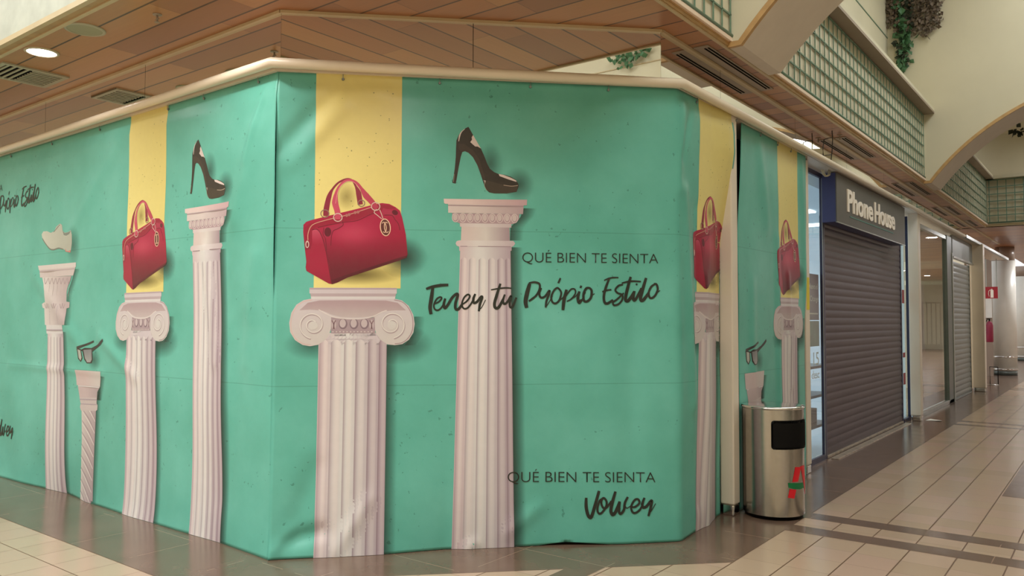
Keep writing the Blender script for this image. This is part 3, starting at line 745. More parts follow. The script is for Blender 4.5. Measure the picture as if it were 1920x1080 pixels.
def art_bag(K, S):
    c = crop(fr, 550, 320, 4.696)
    u0_, z0_ = c((90, 290))[0]; u1_, z1_ = c((1005, 1000))[0]
    def shade(u, z):
        s, t = (u-u0_)/(u1_-u0_), (z0_-z)/(z0_-z1_)
        a = lerp((172, 18, 66), (158, 16, 56), t*2)
        a = lerp(a, (104, 22, 40), (t-.40)*2.3)
        h = exp(-((s-.47)/.22)**2-((t-.36)/.14)**2); return lerp(a, (206, 84, 104), h*.55)
    q = c((900, 720))[0]; blob_shadow(S, q[0]+.05, q[1]-.03, .16, .14, .85); q = c((560, 900))[0]; blob_shadow(S, q[0], q[1]-.01, .30, .07, .75, (110, 92, 44))
    q = c((470, 230))[0]; blob_shadow(S, q[0], q[1], .07, .09, .45, (140, 118, 60))
    # far handle
    K.stroke(c((285, 400), (292, 330), (315, 230), (345, 165), (400, 105), (470, 76), (520, 88), (550, 140), (575, 200), (590, 300)), [.032, .036, .030, .014, .012, .013, .012, .013, .034, .034], (140, 34, 58), 3)
    K.poly(c((88, 475), (112, 450), (165, 432), (560, 338), (700, 302), (780, 286), (845, 294), (900, 322), (938, 352), (958, 410), (990, 560), (1006, 735), (998, 765), (920, 795), (700, 868), (480, 940), (390, 985), (345, 1000), (312, 994), (115, 882), (108, 850), (114, 800), (95, 640), (86, 540)), shade, .02, .02, 4)
    K.poly(c((100, 500), (150, 462), (240, 440), (560, 360), (760, 300), (850, 305), (905, 335), (820, 340), (700, 375), (560, 430), (440, 455), (340, 470), (200, 500), (165, 530), (160, 640), (140, 640), (110, 600)), lambda u, z: (150, 20, 52), .03, .03, 5)
    K.poly(c((165, 530), (190, 508), (232, 540), (262, 610), (290, 720), (318, 850), (335, 998), (312, 994), (118, 884), (110, 850), (116, 800), (104, 700), (150, 690), (165, 640)), lambda u, z: lerp(lerp((206, 96, 116), (160, 24, 58), (z0_-z-.12)*7), (122, 22, 46), (z0_-z-.42)*4), .02, .02, 5)
    K.poly(c((330, 960), (345, 1000), (480, 940), (700, 868), (920, 795), (998, 765), (1004, 745), (920, 770), (700, 842), (470, 915), (350, 960)), (88, 20, 34), .1, .1, 6)
    K.stroke(c((165, 520), (215, 520), (255, 590), (285, 700), (312, 850), (335, 990)), .005, (112, 18, 42), 6)
    K.stroke(c((128, 612), (128, 560), (148, 500), (190, 465), (300, 432), (470, 392), (560, 365), (690, 322)), .005, (206, 150, 128), 7)
    K.stroke(c((215, 500), (330, 475), (450, 455), (560, 440), (660, 395), (720, 372)), .004, (112, 14, 40), 7)
    # corner patches and straps under the handles
    K.poly(c((275, 500), (335, 495), (400, 480), (425, 440), (440, 470), (410, 510), (360, 520), (335, 580), (280, 590), (262, 550)), (166, 38, 72), .1, .1, 6)
    q = c((303, 540), (328, 540))[0:2]; K.ellipse(*q[0], .022, .030, (98, 14, 36), 0, 7)
    K.stroke(c((430, 445), (438, 480), (390, 512), (352, 530), (335, 580), (330, 660)), .004, (108, 16, 40), 7)
    K.stroke(c((270, 500), (262, 560), (282, 600), (292, 700)), .004, (108, 16, 40), 7)
    K.poly(c((790, 330), (862, 350), (905, 345), (925, 385), (890, 405), (850, 390), (800, 392), (770, 380)), (168, 40, 72), .1, .1, 6); K.ellipse(*c((895, 370))[0], .020, .016, (98, 14, 36), -.5, 7)
    K.stroke(c((800, 392), (868, 395), (895, 430), (925, 470), (938, 525)), .004, (108, 16, 40), 7)
    # near handle
    K.stroke(c((392, 430), (388, 360), (368, 280), (378, 200), (405, 140), (455, 92), (510, 85), (560, 110), (600, 160), (640, 220), (690, 275), (735, 335)), [.034, .036, .040, .020, .015, .015, .014, .016, .020, .040, .036, .030], lambda u, z: lerp((196, 72, 98), (176, 50, 76), (u-.45)*4), 8)
    K.stroke(c((372, 290), (388, 200), (415, 140), (462, 100), (508, 95), (550, 118), (592, 172)), .003, (230, 150, 150), 9)
    gold = (211, 180, 169); gd = (147, 112, 101)
    for x, y, r_, cc in ((392, 412, .038, gold), (725, 316, .038, gold), (278, 378, .036, gd), (600, 288, .030, gd)):
        q = c((x, y))[0]
        K.stroke([(q[0]+r_*.72*cos(2*pi*i/18), q[1]+r_*.68*sin(2*pi*i/18)) for i in range(19)], .006, cc, 10, smooth=False)
    for x, y in ((470, 395), (492, 388), (545, 370), (570, 366)): K.ellipse(*c((x, y))[0], .009, .010, (176, 112, 104), 0, 9, 10)
    K.ellipse(*c((122, 648))[0], .012, .024, gold, 0, 9); K.ellipse(*c((122, 650))[0], .006, .016, (120, 20, 44), 0, 10)
    # charm: oval ring with two interlaced arcs on a short chain
    K.stroke(c((735, 340), (712, 368), (742, 395), (778, 425)), .005, gold, 10); K.stroke(c((760, 345), (775, 380), (790, 425)), .005, gold, 10)
    q = c((810, 500))[0]; K.ellipse(q[0], q[1], .033, .056, (92, 40, 40), .12, 10)
    ring = lambda a, b_, n=22, s0=0, s1=2*pi, ox=0: [(q[0]+ox+a*cos(t)*cos(.12)-b_*sin(t)*sin(.12), q[1]+a*cos(t)*sin(.12)+b_*sin(t)*cos(.12)) for t in [s0+(s1-s0)*i/n for i in range(n+1)]]
    K.stroke(ring(.032, .055), .006, (232, 190, 160), 11, smooth=False)
    K.stroke(ring(.014, .034, 14, .9, 2*pi-.9, .008), .005, (226, 186, 158), 12, smooth=False); K.stroke(ring(.014, .034, 14, pi+.9, 3*pi-.9, -.008), .005, (226, 186, 158), 13, smooth=False)
def art_doric(K, S, foot=None):
    c = crop(fr, 820, 360, 6.75)
    tops = [c((x, 860))[0][0] for x in (288, 385, 507, 628, 745, 855, 925)]
    bots = [fr(800+x/3.84, 1024)[0] for x in (180, 245, 335, 415, 497, 580, 632)]
    if foot: bots = [foot[0]+(b_-bots[0])/(bots[-1]-bots[0])*(foot[1]-foot[0]) for b_ in bots]
    flutes(K, tops, bots, c((0, 800))[0][1], .002, .016)
    sh = column_shade(c((285, 500))[0][0], c((925, 500))[0][0])
    K.poly(c((275, 688), (940, 690), (938, 745), (925, 745), (925, 815), (290, 815), (290, 745), (278, 745)), sh, .03, .1, 4)
    K.poly(c((305, 440), (912, 450), (916, 625), (298, 620)), lambda u, z: lerp(lerp((209, 188, 183), (211, 202, 195), (u-1.2)*6), (157, 134, 141), (u-1.36)*6), .02, .1, 4)
    K.poly(c((232, 650), (245, 622), (280, 612), (960, 620), (984, 650), (965, 685), (940, 695), (275, 690), (245, 680)), lambda u, z: lerp(sh(u, z), (219, 206, 201), .4), .03, .1, 5)
    K.stroke(c((290, 688), (930, 693)), .005, (155, 132, 139), 6, smooth=False)
    K.poly(c((285, 395), (935, 405), (935, 452), (288, 440)), lambda u, z: lerp(sh(u, z), (211, 196, 191), .5), .03, .1, 5)
    K.poly(c((184, 268), (1036, 282), (1032, 345), (1000, 388), (950, 408), (280, 396), (225, 372), (192, 325)), (173, 146, 151), .1, .1, 4)
    for i in range(9):
        x = 228+i*93.5; q = c((x, 325+i*1.5))[0]
        K.ellipse(q[0], q[1], .0235, .031, (211, 194, 191), 0, 5); K.ellipse(q[0], q[1], .0185, .026, (159, 132, 139), 0, 6); K.ellipse(q[0]-.001, q[1]+.002, .0150, .022, (199, 182, 179), 0, 7)
    K.poly(c((135, 150), (1090, 165), (1082, 282), (137, 264)), lambda u, z: lerp((209, 194, 189), (175, 150, 155), (u-1.3)*3), .03, .1, 5)
    K.poly(c((80, 88), (1134, 100), (1130, 168), (1110, 172), (100, 152), (84, 140)), lambda u, z: lerp((219, 196, 191), (193, 160, 163), (u-1.25)*3), .03, .1, 6)
    K.stroke(c((135, 170), (600, 178), (1090, 186)), .007, (163, 138, 143), 7, smooth=False)
    soft_shadow(S, [(c((1090, 180))[0][0], c((0, 185))[0][1]), (c((1050, 300))[0][0], c((0, 300))[0][1]), (c((925, 430))[0][0], c((0, 430))[0][1]), (c((918, 600))[0][0], c((0, 600))[0][1])], .09, .7)
    e = c((925, 700))[0]; soft_shadow(S, [(e[0]-.002, e[1]), (bots[-1]-.002, .004)], .085, .8)
def art_shoe(K, S):
    c = crop(fr, 820, 220, 6)
    D = (48, 40, 34)
    K.poly(c((350, 108), (375, 150), (402, 200), (440, 270), (490, 350), (530, 440), (560, 520), (590, 578), (640, 618), (690, 638), (760, 648), (830, 672), (882, 705), (910, 750), (913, 780), (890, 840), (780, 858), (640, 857), (580, 845), (540, 800), (515, 730), (490, 650), (450, 540), (400, 450), (350, 400), (310, 382), (280, 393), (262, 450), (240, 560), (216, 700), (206, 748), (168, 740), (176, 700), (195, 580), (207, 450), (210, 350), (214, 262), (240, 200), (280, 150), (320, 122)), D, .06, .06, 3)
    K.poly(c((235, 300), (300, 300), (400, 370), (470, 470), (500, 560), (540, 690), (520, 700), (450, 540), (400, 450), (350, 400), (310, 382), (280, 393), (240, 360)), (62, 50, 42), .06, .06, 4)
    K.poly(c((535, 730), (560, 710), (740, 760), (905, 772), (890, 840), (780, 856), (640, 855), (585, 843), (550, 800)), (62, 52, 42), .06, .06, 4)
    hi = (215, 198, 191)
    K.poly(c((402, 200), (490, 352), (455, 330), (425, 328), (370, 280), (390, 252), (386, 225)), hi, .06, .06, 5)
    K.poly(c((688, 638), (742, 648), (830, 682), (886, 712), (890, 728), (800, 700), (700, 662)), hi, .06, .06, 5)
    K.stroke(c((310, 132), (272, 165), (250, 210), (240, 272)), [.002, .006, .009, .004], hi, 5)
    K.stroke(c((745, 764), (830, 776), (905, 768)), .003, (190, 170, 150), 5); K.poly(c((518, 705), (546, 714), (536, 748)), (167, 156, 147), .1, .1, 5)
    K.stroke(c((540, 715), (530, 770), (560, 830)), .003, (150, 140, 110), 5); K.stroke(c((190, 640), (182, 730)), .003, (150, 140, 120), 5)
    q = c((960, 760))[0]; blob_shadow(S, q[0]-.03, q[1], .11, .12, .6); q = c((560, 520))[0]; blob_shadow(S, q[0]+.02, q[1], .09, .14, .5)
def art_corinthian(K, S):
    c = crop(lf, 60, 400, 4.5)
    tops = [lf(x, 650)[0] for x in (88, 93, 100, 106, 112, 120)]; bots = [lf(x, 900)[0] for x in (85, 91, 98, 104, 111, 119)]
    flutes(K, tops, bots, c((0, 1015))[0][1], .002, .02)
    K.poly(c((115, 938), (272, 938), (270, 1015), (120, 1015)), PK_L, .1, .1, 4); K.stroke(c((118, 985), (270, 985)), .012, PK_D, 5, smooth=False)
    K.poly(c((80, 540), (338, 528), (312, 590), (297, 660), (296, 755), (105, 760), (106, 660), (95, 590)), lambda u, z: lerp((211, 200, 195), (181, 162, 163), (u+1.2)*2.2), .04, .1, 4)
    K.poly(c((78, 765), (95, 752), (300, 745), (325, 750), (322, 795), (300, 802), (294, 942), (105, 942), (98, 802), (84, 796)), lambda u, z: lerp((211, 200, 195), (183, 164, 165), (u+1.2)*2.2), .04, .1, 5)
    for x in (150, 230): K.stroke(c((x, 780), (x-4, 860), (x, 938)), .008, PK_D, 6)
    for x in (125, 195, 265):
        K.stroke(c((x-22, 765), (x-8, 800), (x, 760), (x+8, 800), (x+20, 762)), .011, (163, 142, 145), 6)
    for x in range(110, 320, 34): K.stroke(c((x-12, 545), (x, 595), (x+16, 548)), .010, (163, 142, 145), 6); K.stroke(c((x, 590), (x-2, 700)), .004, (189, 172, 171), 5)
    K.poly(c((55, 474), (372, 450), (352, 524), (66, 542)), (201, 186, 183), .1, .1, 6); K.poly(c((44, 442), (377, 414), (376, 452), (52, 478)), (213, 202, 197), .1, .1, 7)
    K.stroke(c((58, 492), (362, 468)), .010, (179, 160, 161), 8, smooth=False)
    e = c((270, 1000))[0]; soft_shadow(S, [(e[0], e[1]), (lf(119, 910)[0], .004)], .09); e = c((372, 470))[0]; soft_shadow(S, [(e[0]-.01, e[1]), (c((300, 700))[0][0], c((0, 700))[0][1]), (c((295, 940))[0][0], c((0, 940))[0][1])], .10, .5)
def art_sneaker(K, S):
    c = crop(lf, 60, 400, 4.5)
    K.poly(c((80, 178), (95, 153), (128, 150), (160, 165), (190, 150), (208, 112), (240, 86), (257, 98), (262, 148), (285, 165), (322, 158), (345, 143), (352, 180), (346, 250), (334, 315), (300, 318), (262, 300), (225, 292), (180, 306), (148, 298), (110, 252), (85, 212)), lambda u, z: lerp((206, 204, 190), (178, 178, 164), (u+1.4)*2), .06, .06, 3)
    K.stroke(c((85, 212), (108, 252), (146, 298), (180, 306), (225, 294), (265, 304)), .012, (120, 124, 112), 4); K.stroke(c((285, 312), (330, 320)), .022, (206, 130, 122), 4)
    K.poly(c((262, 150), (285, 168), (322, 160), (346, 148), (330, 176), (302, 190), (274, 184)), (120, 126, 116), .1, .1, 4)
    for i in range(5): K.stroke(c((184+i*11, 158-i*13), (198+i*10, 146-i*12)), .007, (112, 110, 100), 5)
    q = c((365, 250))[0]; blob_shadow(S, q[0]-.02, q[1]-.02, .14, .18, .4)
def art_twist(K, S):
    c = crop(lf, 130, 600, 3)
    K.poly(c((64, 505), (143, 508), (141, 1010), (150, 1030), (80, 1030), (72, 960)) if False else [lf(151.5, 770), lf(177.5, 770), lf(177, 905), lf(178, 940), lf(156, 925), lf(154, 900)], lambda u, z: lerp((203, 190, 185), (165, 146, 149), (u+.45)*4), .03, .1, 3)
    a, b_ = lf(152, 800)[0], lf(177.5, 800)[0]
    K.poly([(a, 1.0), (b_, 1.0), (b_+.01, .003), (a+.02, .003)], lambda u, z: lerp((207, 196, 191), (161, 140, 145), (u-a)/(b_-a)*1.2-.2), .03, .1, 2)
    for i in range(9):
        z = .84-i*.095
        K.stroke([(a+.006, z), (a+(b_-a)*.5, z-.07), (b_-.004, z-.16)], [.006, .014, .006], (157, 138, 143), 4); K.stroke([(a+.006, z-.022), (a+(b_-a)*.5, z-.092), (b_-.004, z-.182)], [.005, .012, .005], (217, 208, 203), 4)
    K.poly(c((37, 280), (181, 290), (172, 376), (40, 366)), lambda u, z: lerp((201, 180, 177), (203, 192, 187), (u+.4)*5), .05, .1, 5)
    K.poly(c((46, 366), (172, 376), (155, 405), (152, 440), (55, 438), (50, 400)), lambda u, z: lerp((193, 172, 171), (173, 154, 157), (u+.4)*5), .05, .1, 4)
    K.poly(c((54, 436), (152, 438), (150, 470), (156, 480), (154, 506), (146, 512), (62, 510), (56, 490), (60, 470)), (195, 180, 177), .1, .1, 5)
    K.stroke(c((56, 446), (152, 449)), .010, PK_D, 6, smooth=False); K.stroke(c((60, 472), (150, 476)), .008, PK_D, 6, smooth=False); K.stroke(c((48, 370), (168, 380)), .008, PK_L, 6, smooth=False)
    soft_shadow(S, [(c((178, 300))[0][0], c((0, 300))[0][1]), (c((152, 430))[0][0], c((0, 430))[0][1]), (b_-.004, 1.0), (b_+.006, .01)], .09, .6)
def art_glasses(K, S):
    c = crop(lf, 130, 600, 3); D = (52, 52, 50)
    K.poly(c((48, 158), (74, 164), (77, 215), (66, 236), (52, 218)), D, .1, .1, 3); K.poly(c((54, 165), (71, 170), (72, 212), (65, 228), (56, 212)), (176, 178, 168), .1, .1, 4)
    K.poly(c((80, 164), (92, 156), (130, 158), (132, 225), (124, 243), (98, 244), (85, 222)), D, .1, .1, 3)
    K.poly(c((86, 168), (126, 165), (126, 222), (118, 238), (100, 238), (90, 216)), lambda u, z: lerp((112, 112, 116), (162, 160, 158), (1.30-z)*6), .03, .03, 4)
    K.stroke(c((50, 158), (95, 140), (140, 120)), [.026, .018, .016], D, 5); K.stroke(c((128, 168), (160, 148), (185, 128), (200, 112)), [.034, .022, .026, .022], D, 5); K.stroke(c((74, 170), (84, 168)), .012, D, 5)
    q = c((140, 225))[0]; blob_shadow(S, q[0], q[1], .12, .10, .45)
BLK = (26, 32, 26)
def art_script(K, which):
    A = crop(fr, 780, 500, 7.385); B = crop(fr, 960, 440, 6.4); C_ = crop(fr, 1080, 900, 11.29)
    kA, kB, kC = .0037/7.385, .0037/6.4, .0037/11.29
    def S_(c, k, w, *pts):
        K.layer += 0
        n = len(pts); w = [q*1.3 for q in w] if isinstance(w, list) else w*1.3; ws = [w*k*(.75 if i in (0,) else (.8 if i == n-1 else 1)) for i in range(n)] if not isinstance(w, list) else [q*k for q in w]
        K.stroke(c(*pts), ws, BLK, 14)
    if which == 'tener':
        S_(A, kA, 30, (140, 308), (230, 278), (340, 258), (448, 252)); S_(A, kA, 38, (232, 290), (215, 420), (196, 560), (208, 658))
        S_(A, kA, 17, (250, 515), (310, 490), (355, 440), (335, 420), (285, 450), (248, 530), (262, 590), (310, 600), (360, 555), (405, 470))
        S_(A, kA, 28, (405, 440), (385, 520), (400, 572), (440, 530), (500, 430), (560, 378), (578, 400), (548, 500), (548, 580), (590, 585), (650, 505))
        S_(A, kA, 18, (640, 520), (700, 480), (745, 415), (718, 385), (665, 430), (635, 520), (660, 578), (712, 572), (770, 500), (815, 395))
        S_(A, kA, 26, (820, 378), (795, 440), (800, 500), (845, 485), (900, 418), (915, 430), (885, 520), (868, 618)); S_(A, kA, 9, (868, 605), (910, 560), (962, 458))
        S_(A, kA, 30, (1168, 235), (1118, 390), (1085, 510), (1098, 570), (1145, 560), (1210, 440)); S_(A, kA, 16, (1036, 322), (1150, 302), (1250, 294), (1318, 300))
        S_(A, kA, 24, (1228, 385), (1202, 470), (1220, 515), (1262, 490), (1315, 405), (1296, 500), (1302, 558), (1335, 550), (1388, 428))
        S_(A, kA, 44, (1572, 235), (1540, 350), (1515, 480), (1530, 570)); S_(A, kA, 22, (1560, 228), (1640, 216), (1705, 240), (1708, 310), (1665, 395), (1600, 450), (1560, 478))
        S_(B, kB, 20, (350, 640), (325, 705), (345, 755), (395, 740), (445, 672), (440, 720), (410, 800), (402, 875)); S_(B, kB, 8, (402, 870), (430, 830), (485, 735))
        S_(B, kB, 18, (575, 668), (545, 640), (505, 665), (470, 740), (480, 805), (520, 825), (565, 785), (588, 700), (560, 648)); S_(B, kB, 22, (578, 522), (552, 582)); S_(B, kB, 10, (560, 800), (620, 740), (650, 680))
        S_(B, kB, 32, (652, 660), (622, 780), (608, 905)); S_(B, kB, 14, (640, 745), (700, 660), (748, 655), (757, 705), (710, 770), (655, 800)); S_(B, kB, 9, (700, 775), (760, 740), (800, 680))
        S_(B, kB, 28, (805, 680), (788, 760), (802, 815), (835, 780)); S_(B, kB, 24, (828, 612), (818, 640)); S_(B, kB, 9, (820, 810), (850, 750), (880, 690))
        S_(B, kB, 22, (930, 640), (888, 645), (856, 710), (860, 790), (900, 800), (945, 752), (952, 672), (922, 636)); S_(B, kB, 8, (935, 750), (965, 722), (990, 708))
        S_(B, kB, 14, (1102, 550), (1160, 525), (1220, 515), (1278, 515)); S_(B, kB, 24, (1165, 528), (1122, 640), (1100, 740), (1110, 812), (1145, 825), (1212, 782)); S_(B, kB, 16, (1080, 685), (1135, 668), (1192, 660))
        S_(B, kB, 18, (1335, 600), (1280, 612), (1240, 662), (1272, 702), (1325, 722), (1325, 780), (1280, 832), (1225, 846), (1212, 812), (1262, 775), (1345, 700))
        S_(B, kB, 30, (1430, 505), (1392, 640), (1366, 770), (1392, 795), (1435, 750), (1475, 680)); S_(B, kB, 17, (1318, 582), (1430, 558), (1552, 562))
        S_(B, kB, 26, (1478, 675), (1462, 765), (1482, 785), (1525, 715), (1560, 640)); S_(B, kB, 20, (1505, 585), (1498, 605))
        S_(B, kB, 30, (1612, 518), (1572, 660), (1548, 768), (1578, 785), (1645, 695)); S_(B, kB, 20, (1722, 590), (1672, 625), (1642, 700), (1662, 760), (1712, 738), (1748, 662), (1735, 598), (1702, 590)); S_(B, kB, 8, (1725, 720), (1750, 690), (1776, 668))
    else:
        S_(C_, kC, 52, (215, 375), (213, 560), (245, 720), (290, 788), (330, 755), (392, 560), (485, 228))
        S_(C_, kC, 34, (570, 385), (495, 440), (450, 600), (470, 695), (530, 695), (620, 580), (645, 470), (605, 392), (560, 385), (530, 470), (560, 570), (620, 592), (690, 520), (740, 440))
        S_(C_, kC, 52, (832, 240), (775, 430), (732, 630), (758, 720), (800, 712), (855, 620), (920, 450))
        S_(C_, kC, 42, (925, 450), (908, 590), (912, 690), (955, 700), (1010, 620), (1032, 480), (1095, 355)); S_(C_, kC, 16, (1040, 540), (1072, 592), (1160, 540))
        S_(C_, kC, 34, (1175, 570), (1250, 560), (1335, 480), (1305, 402), (1232, 425), (1162, 560), (1190, 672), (1252, 690), (1345, 620), (1410, 490))
        S_(C_, kC, 44, (1440, 368), (1395, 500), (1412, 572), (1480, 550), (1560, 450), (1595, 440), (1568, 580), (1522, 755)); S_(C_, kC, 15, (1530, 720), (1585, 640), (1675, 488))
def text_mesh(txt, offset=0.0):
    cu = bpy.data.curves.new('t', 'FONT'); cu.body = txt; cu.size = 1; cu.offset = offset; cu.resolution_u = 6
    o = bpy.data.objects.new('t', cu); COL.objects.link(o); bpy.context.view_layer.update()
    me = bpy.data.meshes.new_from_object(o.evaluated_get(bpy.context.evaluated_depsgraph_get()))
    bpy.data.objects.remove(o); bpy.data.curves.remove(cu)
    vs = [v.co.copy() for v in me.vertices]; fs = [list(p.vertices) for p in me.polygons]; bpy.data.meshes.remove(me)
    x0 = min(v.x for v in vs); x1 = max(v.x for v in vs)
    return vs, fs, x0, x1
CAPS = text_mesh('QUÉ BIEN TE SIENTA', -.012)
def word_groups(vs, fs, gap=.16):
    iv = sorted((min(vs[i].x for i in f), max(vs[i].x for i in f), k) for k, f in enumerate(fs)); groups = []; hi = -1e9
    for a, c, k in iv:
        if a > hi+gap: groups.append([])
        groups[-1].append(k); hi = max(hi, c)
    return groups
def caps_words(surf, shift, p0, p1, hz, parent):
    vs, fs, x0, x1 = CAPS
    for g in word_groups(vs, fs):
        K = Ink(surf, shift); art_caps(K, p0, p1, hz, [fs[k] for k in g]); K.build('slogan_word', parent)
def art_caps(K, p0, p1, hz, sel=None):
    """p0,p1: artwork positions of the baseline ends, hz: cap height"""
    vs, fs, x0, x1 = CAPS; n = len(K.v); ch = .73
    fs = sel or fs; used = sorted({i for f in fs for i in f}); ix = {i: k for k, i in enumerate(used)}
    for v in [vs[i] for i in used]:
        t = (v.x-x0)/(x1-x0); u = p0[0]+(p1[0]-p0[0])*t; z = p0[1]+(p1[1]-p0[1])*t+v.y/ch*hz
        K.v.append(K.surf(u+K.shift, z, .0014+.0002*14)); K.c.append(tuple(lin(q) for q in BLK)+(1,))
    for f in fs: K.f.append([n+ix[i] for i in f])

def lay(parent, surf, shift, items, clip=None, feet={}):
    for it in items:
        K = Ink(surf, shift, clip); S = Ink(surf, shift, clip)
        if it == 'stripe': art_stripe(K); K.build('yellow_stripe', parent)
        if it == 'ionic': art_ionic(K, S, feet.get('ionic')); o = K.build('printed_column', parent); o['label'] = 'printed pink column with two scroll volutes'
        if it == 'bag': art_bag(K, S); o = K.build('printed_handbag', parent); o['label'] = 'printed red leather handbag with gold charm'
        if it == 'doric': art_doric(K, S, feet.get('doric')); o = K.build('printed_column', parent); o['label'] = 'printed tall fluted pink column with square top'
        if it == 'shoe': art_shoe(K, S); o = K.build('printed_shoe', parent); o['label'] = 'printed black patent high-heeled shoe'
        if it == 'corinthian': art_corinthian(K, S); o = K.build('printed_column', parent); o['label'] = 'printed pink column with leafy capital'
        if it == 'sneaker': art_sneaker(K, S); o = K.build('printed_sneaker', parent); o['label'] = 'printed pale grey sneaker'
        if it == 'twist': art_twist(K, S); o = K.build('printed_column', parent); o['label'] = 'printed short pink column with twisted shaft'
        if it == 'glasses': art_glasses(K, S); o = K.build('printed_sunglasses', parent); o['label'] = 'printed dark sunglasses'
        S.build('printed_shadow', parent)

bn = thing('advertising_banner', (-6.8, YL, 0), 'teal printed banner along the left storefront with sneaker and sunglasses columns', 'banner', 'teal banners hung from the white pipe')
banner_sheet(bn, surf_left, -10.5, lambda z: YL-CF+.055*exp(-max(0, z)/.5))
LCL = [(1, YL-CF-.004)]
lay(bn, surf_left, SH_L, ['stripe', 'ionic', 'bag', 'doric', 'shoe', 'corinthian', 'sneaker', 'twist', 'glasses'], LCL, {'ionic': (lf(231, 970)[0]+.045, lf(290, 980)[0]+.035), 'doric': (lf(356, 1000)[0]+.035, lf(413, 1018)[0]+.03)})
# the words again at the far left
def moved(dz): return lambda u, z, off: surf_left(u, z+dz, off)
e = lf(75, 372); q = fr(1238, 560); K = Ink(moved(e[1]-q[1]), SH_L+e[0]-q[0]); art_script(K, 'tener'); K.build('script_lettering', bn)
e = lf(27, 812); q = fr(1228, 950); K = Ink(moved(e[1]-q[1]), SH_L+e[0]-q[0]); art_script(K, 'volver'); K.build('script_lettering', bn)
e = lf(4, 358); q = fr(1234, 494); caps_words(moved(e[1]-q[1]), SH_L+e[0]-q[0], fr(979, 493), q, .072, bn)
def eyelets(parent, surf, us, z=3.068):
    for u in us:
        p = surf(u, z, .004); q = surf(u, z, .012)
        b = MB(); b.tube([p, q], [.010, .008], 10); b.tube([q, q+Vector((0, 0, .03))], .0025, 6)
        b.build('tie_ring', M['metal_grey'], parent)
eyelets(bn, surf_left, [-8.5, -7.6, -6.7, -5.63, -5.15, -4.5]); adopt(bn)

bn = thing('advertising_banner', (-3.35, 4.0, 0), 'teal printed banner across the corner front with large red handbag and slogan', 'banner', 'teal banners hung from the white pipe')
def zb_front(u): return .004+interp(u, [(0, 0), (1.19, 0), (1.24, 0.012), (1.29, 0), (1.72, 0), (1.9, .02), (2.02, .012), (2.2, 0), (4, 0)])
banner_sheet(bn, surf_front, .0, edge_right_front, zb_front)
CLF = [(1, lambda z: edge_right_front(z)-.002)]
lay(bn, surf_front, 0, ['stripe', 'ionic', 'bag', 'doric', 'shoe'])
SH_R = UL+(at_x(1311, 190, XR).y-(XR+CF))-.2485
yy = lambda px, py: at_x(px, py, XR).y-(XR+CF)+UL-SH_R
lay(bn, surf_front, SH_R, ['stripe', 'ionic', 'bag'], CLF, {'ionic': (yy(1311, 985), yy(1311, 985)+.44)})
K = Ink(surf_front, 0); art_script(K, 'tener'); K.build('script_lettering', bn)
K = Ink(surf_front, 0); art_script(K, 'volver'); K.build('script_lettering', bn)
caps_words(surf_front, 0, fr(979, 492), fr(1234, 494), .071, bn)
caps_words(surf_front, 0, fr(952, 904.5), fr(1228, 904), .073, bn)
eyelets(bn, surf_front, [.42, 1.05, 1.66, 2.2, UL+.3, UL+.98]); adopt(bn)

bn = thing('advertising_banner', (XR, 7.0, 0), 'narrow teal printed banner hanging behind the steel litter bin', 'banner', 'teal banners hung from the white pipe')
banner_sheet(bn, surf_right, edge_left_right, edge_right_right)
CLR = [(-1, lambda z: edge_left_right(z)+.002), (1, lambda z: edge_right_right(z)-.002)]
lay(bn, surf_right, at_x(1461, 268, XR).y-.2485, ['stripe', 'ionic', 'bag', 'twist', 'glasses'], CLR)
eyelets(bn, surf_right, [6.6, 7.05, 7.4, 7.86]); adopt(bn)

# dark storefront void behind the banners
b = MB(); b.prism([(-16, 3.3), (-4.36, 3.3), (-2.66, 5.0), (-2.66, 7.9), (-2.9, 7.9), (-2.9, 5.2), (-4.5, 3.6), (-16, 3.6)], 0, 3.10); struct('wall_hoarding', b, M['void'])
b = MB(); b.box(-2.60, -2.575, 6.13, 6.45, 1.9, 3.10); tag(b.build('hoarding_board', M['brown_board']), 'brown board upright behind the gap beside the white post', 'board')

# ================================================================ PILASTERS
def pilaster(y0, x0, x1, wy, label, slab=True):
    r = thing('pilaster', (x0, y0, 0), label, 'pillar', 'white pilasters under the lintel')
    b = MB(); b.box(x0, x1, y0, y0+wy, .085, 3.105, .012, 3); b.build('shaft', M['white_paint'], r)
    if slab: b = MB(); b.box(x0-.06, x1-.045, y0+wy, y0+wy+.07, .05, 3.105, .004); b.build('jamb', M['white_paint'], r)
    b = MB()
    pts = []
    b.box(x0+.01, x1-.004, y0+.006, y0+wy-.006, 0, .086, .014, 3); b.build('foot', M['chrome'], r); adopt(r)
pilaster(5.885, -2.482, -2.37, .12, 'white pilaster with chrome foot between banner edge and litter bin')
pilaster(7.90, -2.56, -2.44, .14, 'white pilaster with yellow sticker beside the dark shop shutter')
pilaster(13.05, -2.515, -2.37, .16, 'white pilaster right of the phone shop sign', False)
pilaster(19.25, -2.50, -2.27, .22, 'white pilaster beyond the grey shutter, farthest of the row')
b = MB(); b.box(-2.4395, -2.4385, 7.93, 8.02, 1.60, 1.92); b.build('warning_sticker', M['yellow']); o = bpy.data.objects['warning_sticker']; tag(o, 'yellow sticker stuck on white pilaster by the phone shop', 'sticker')

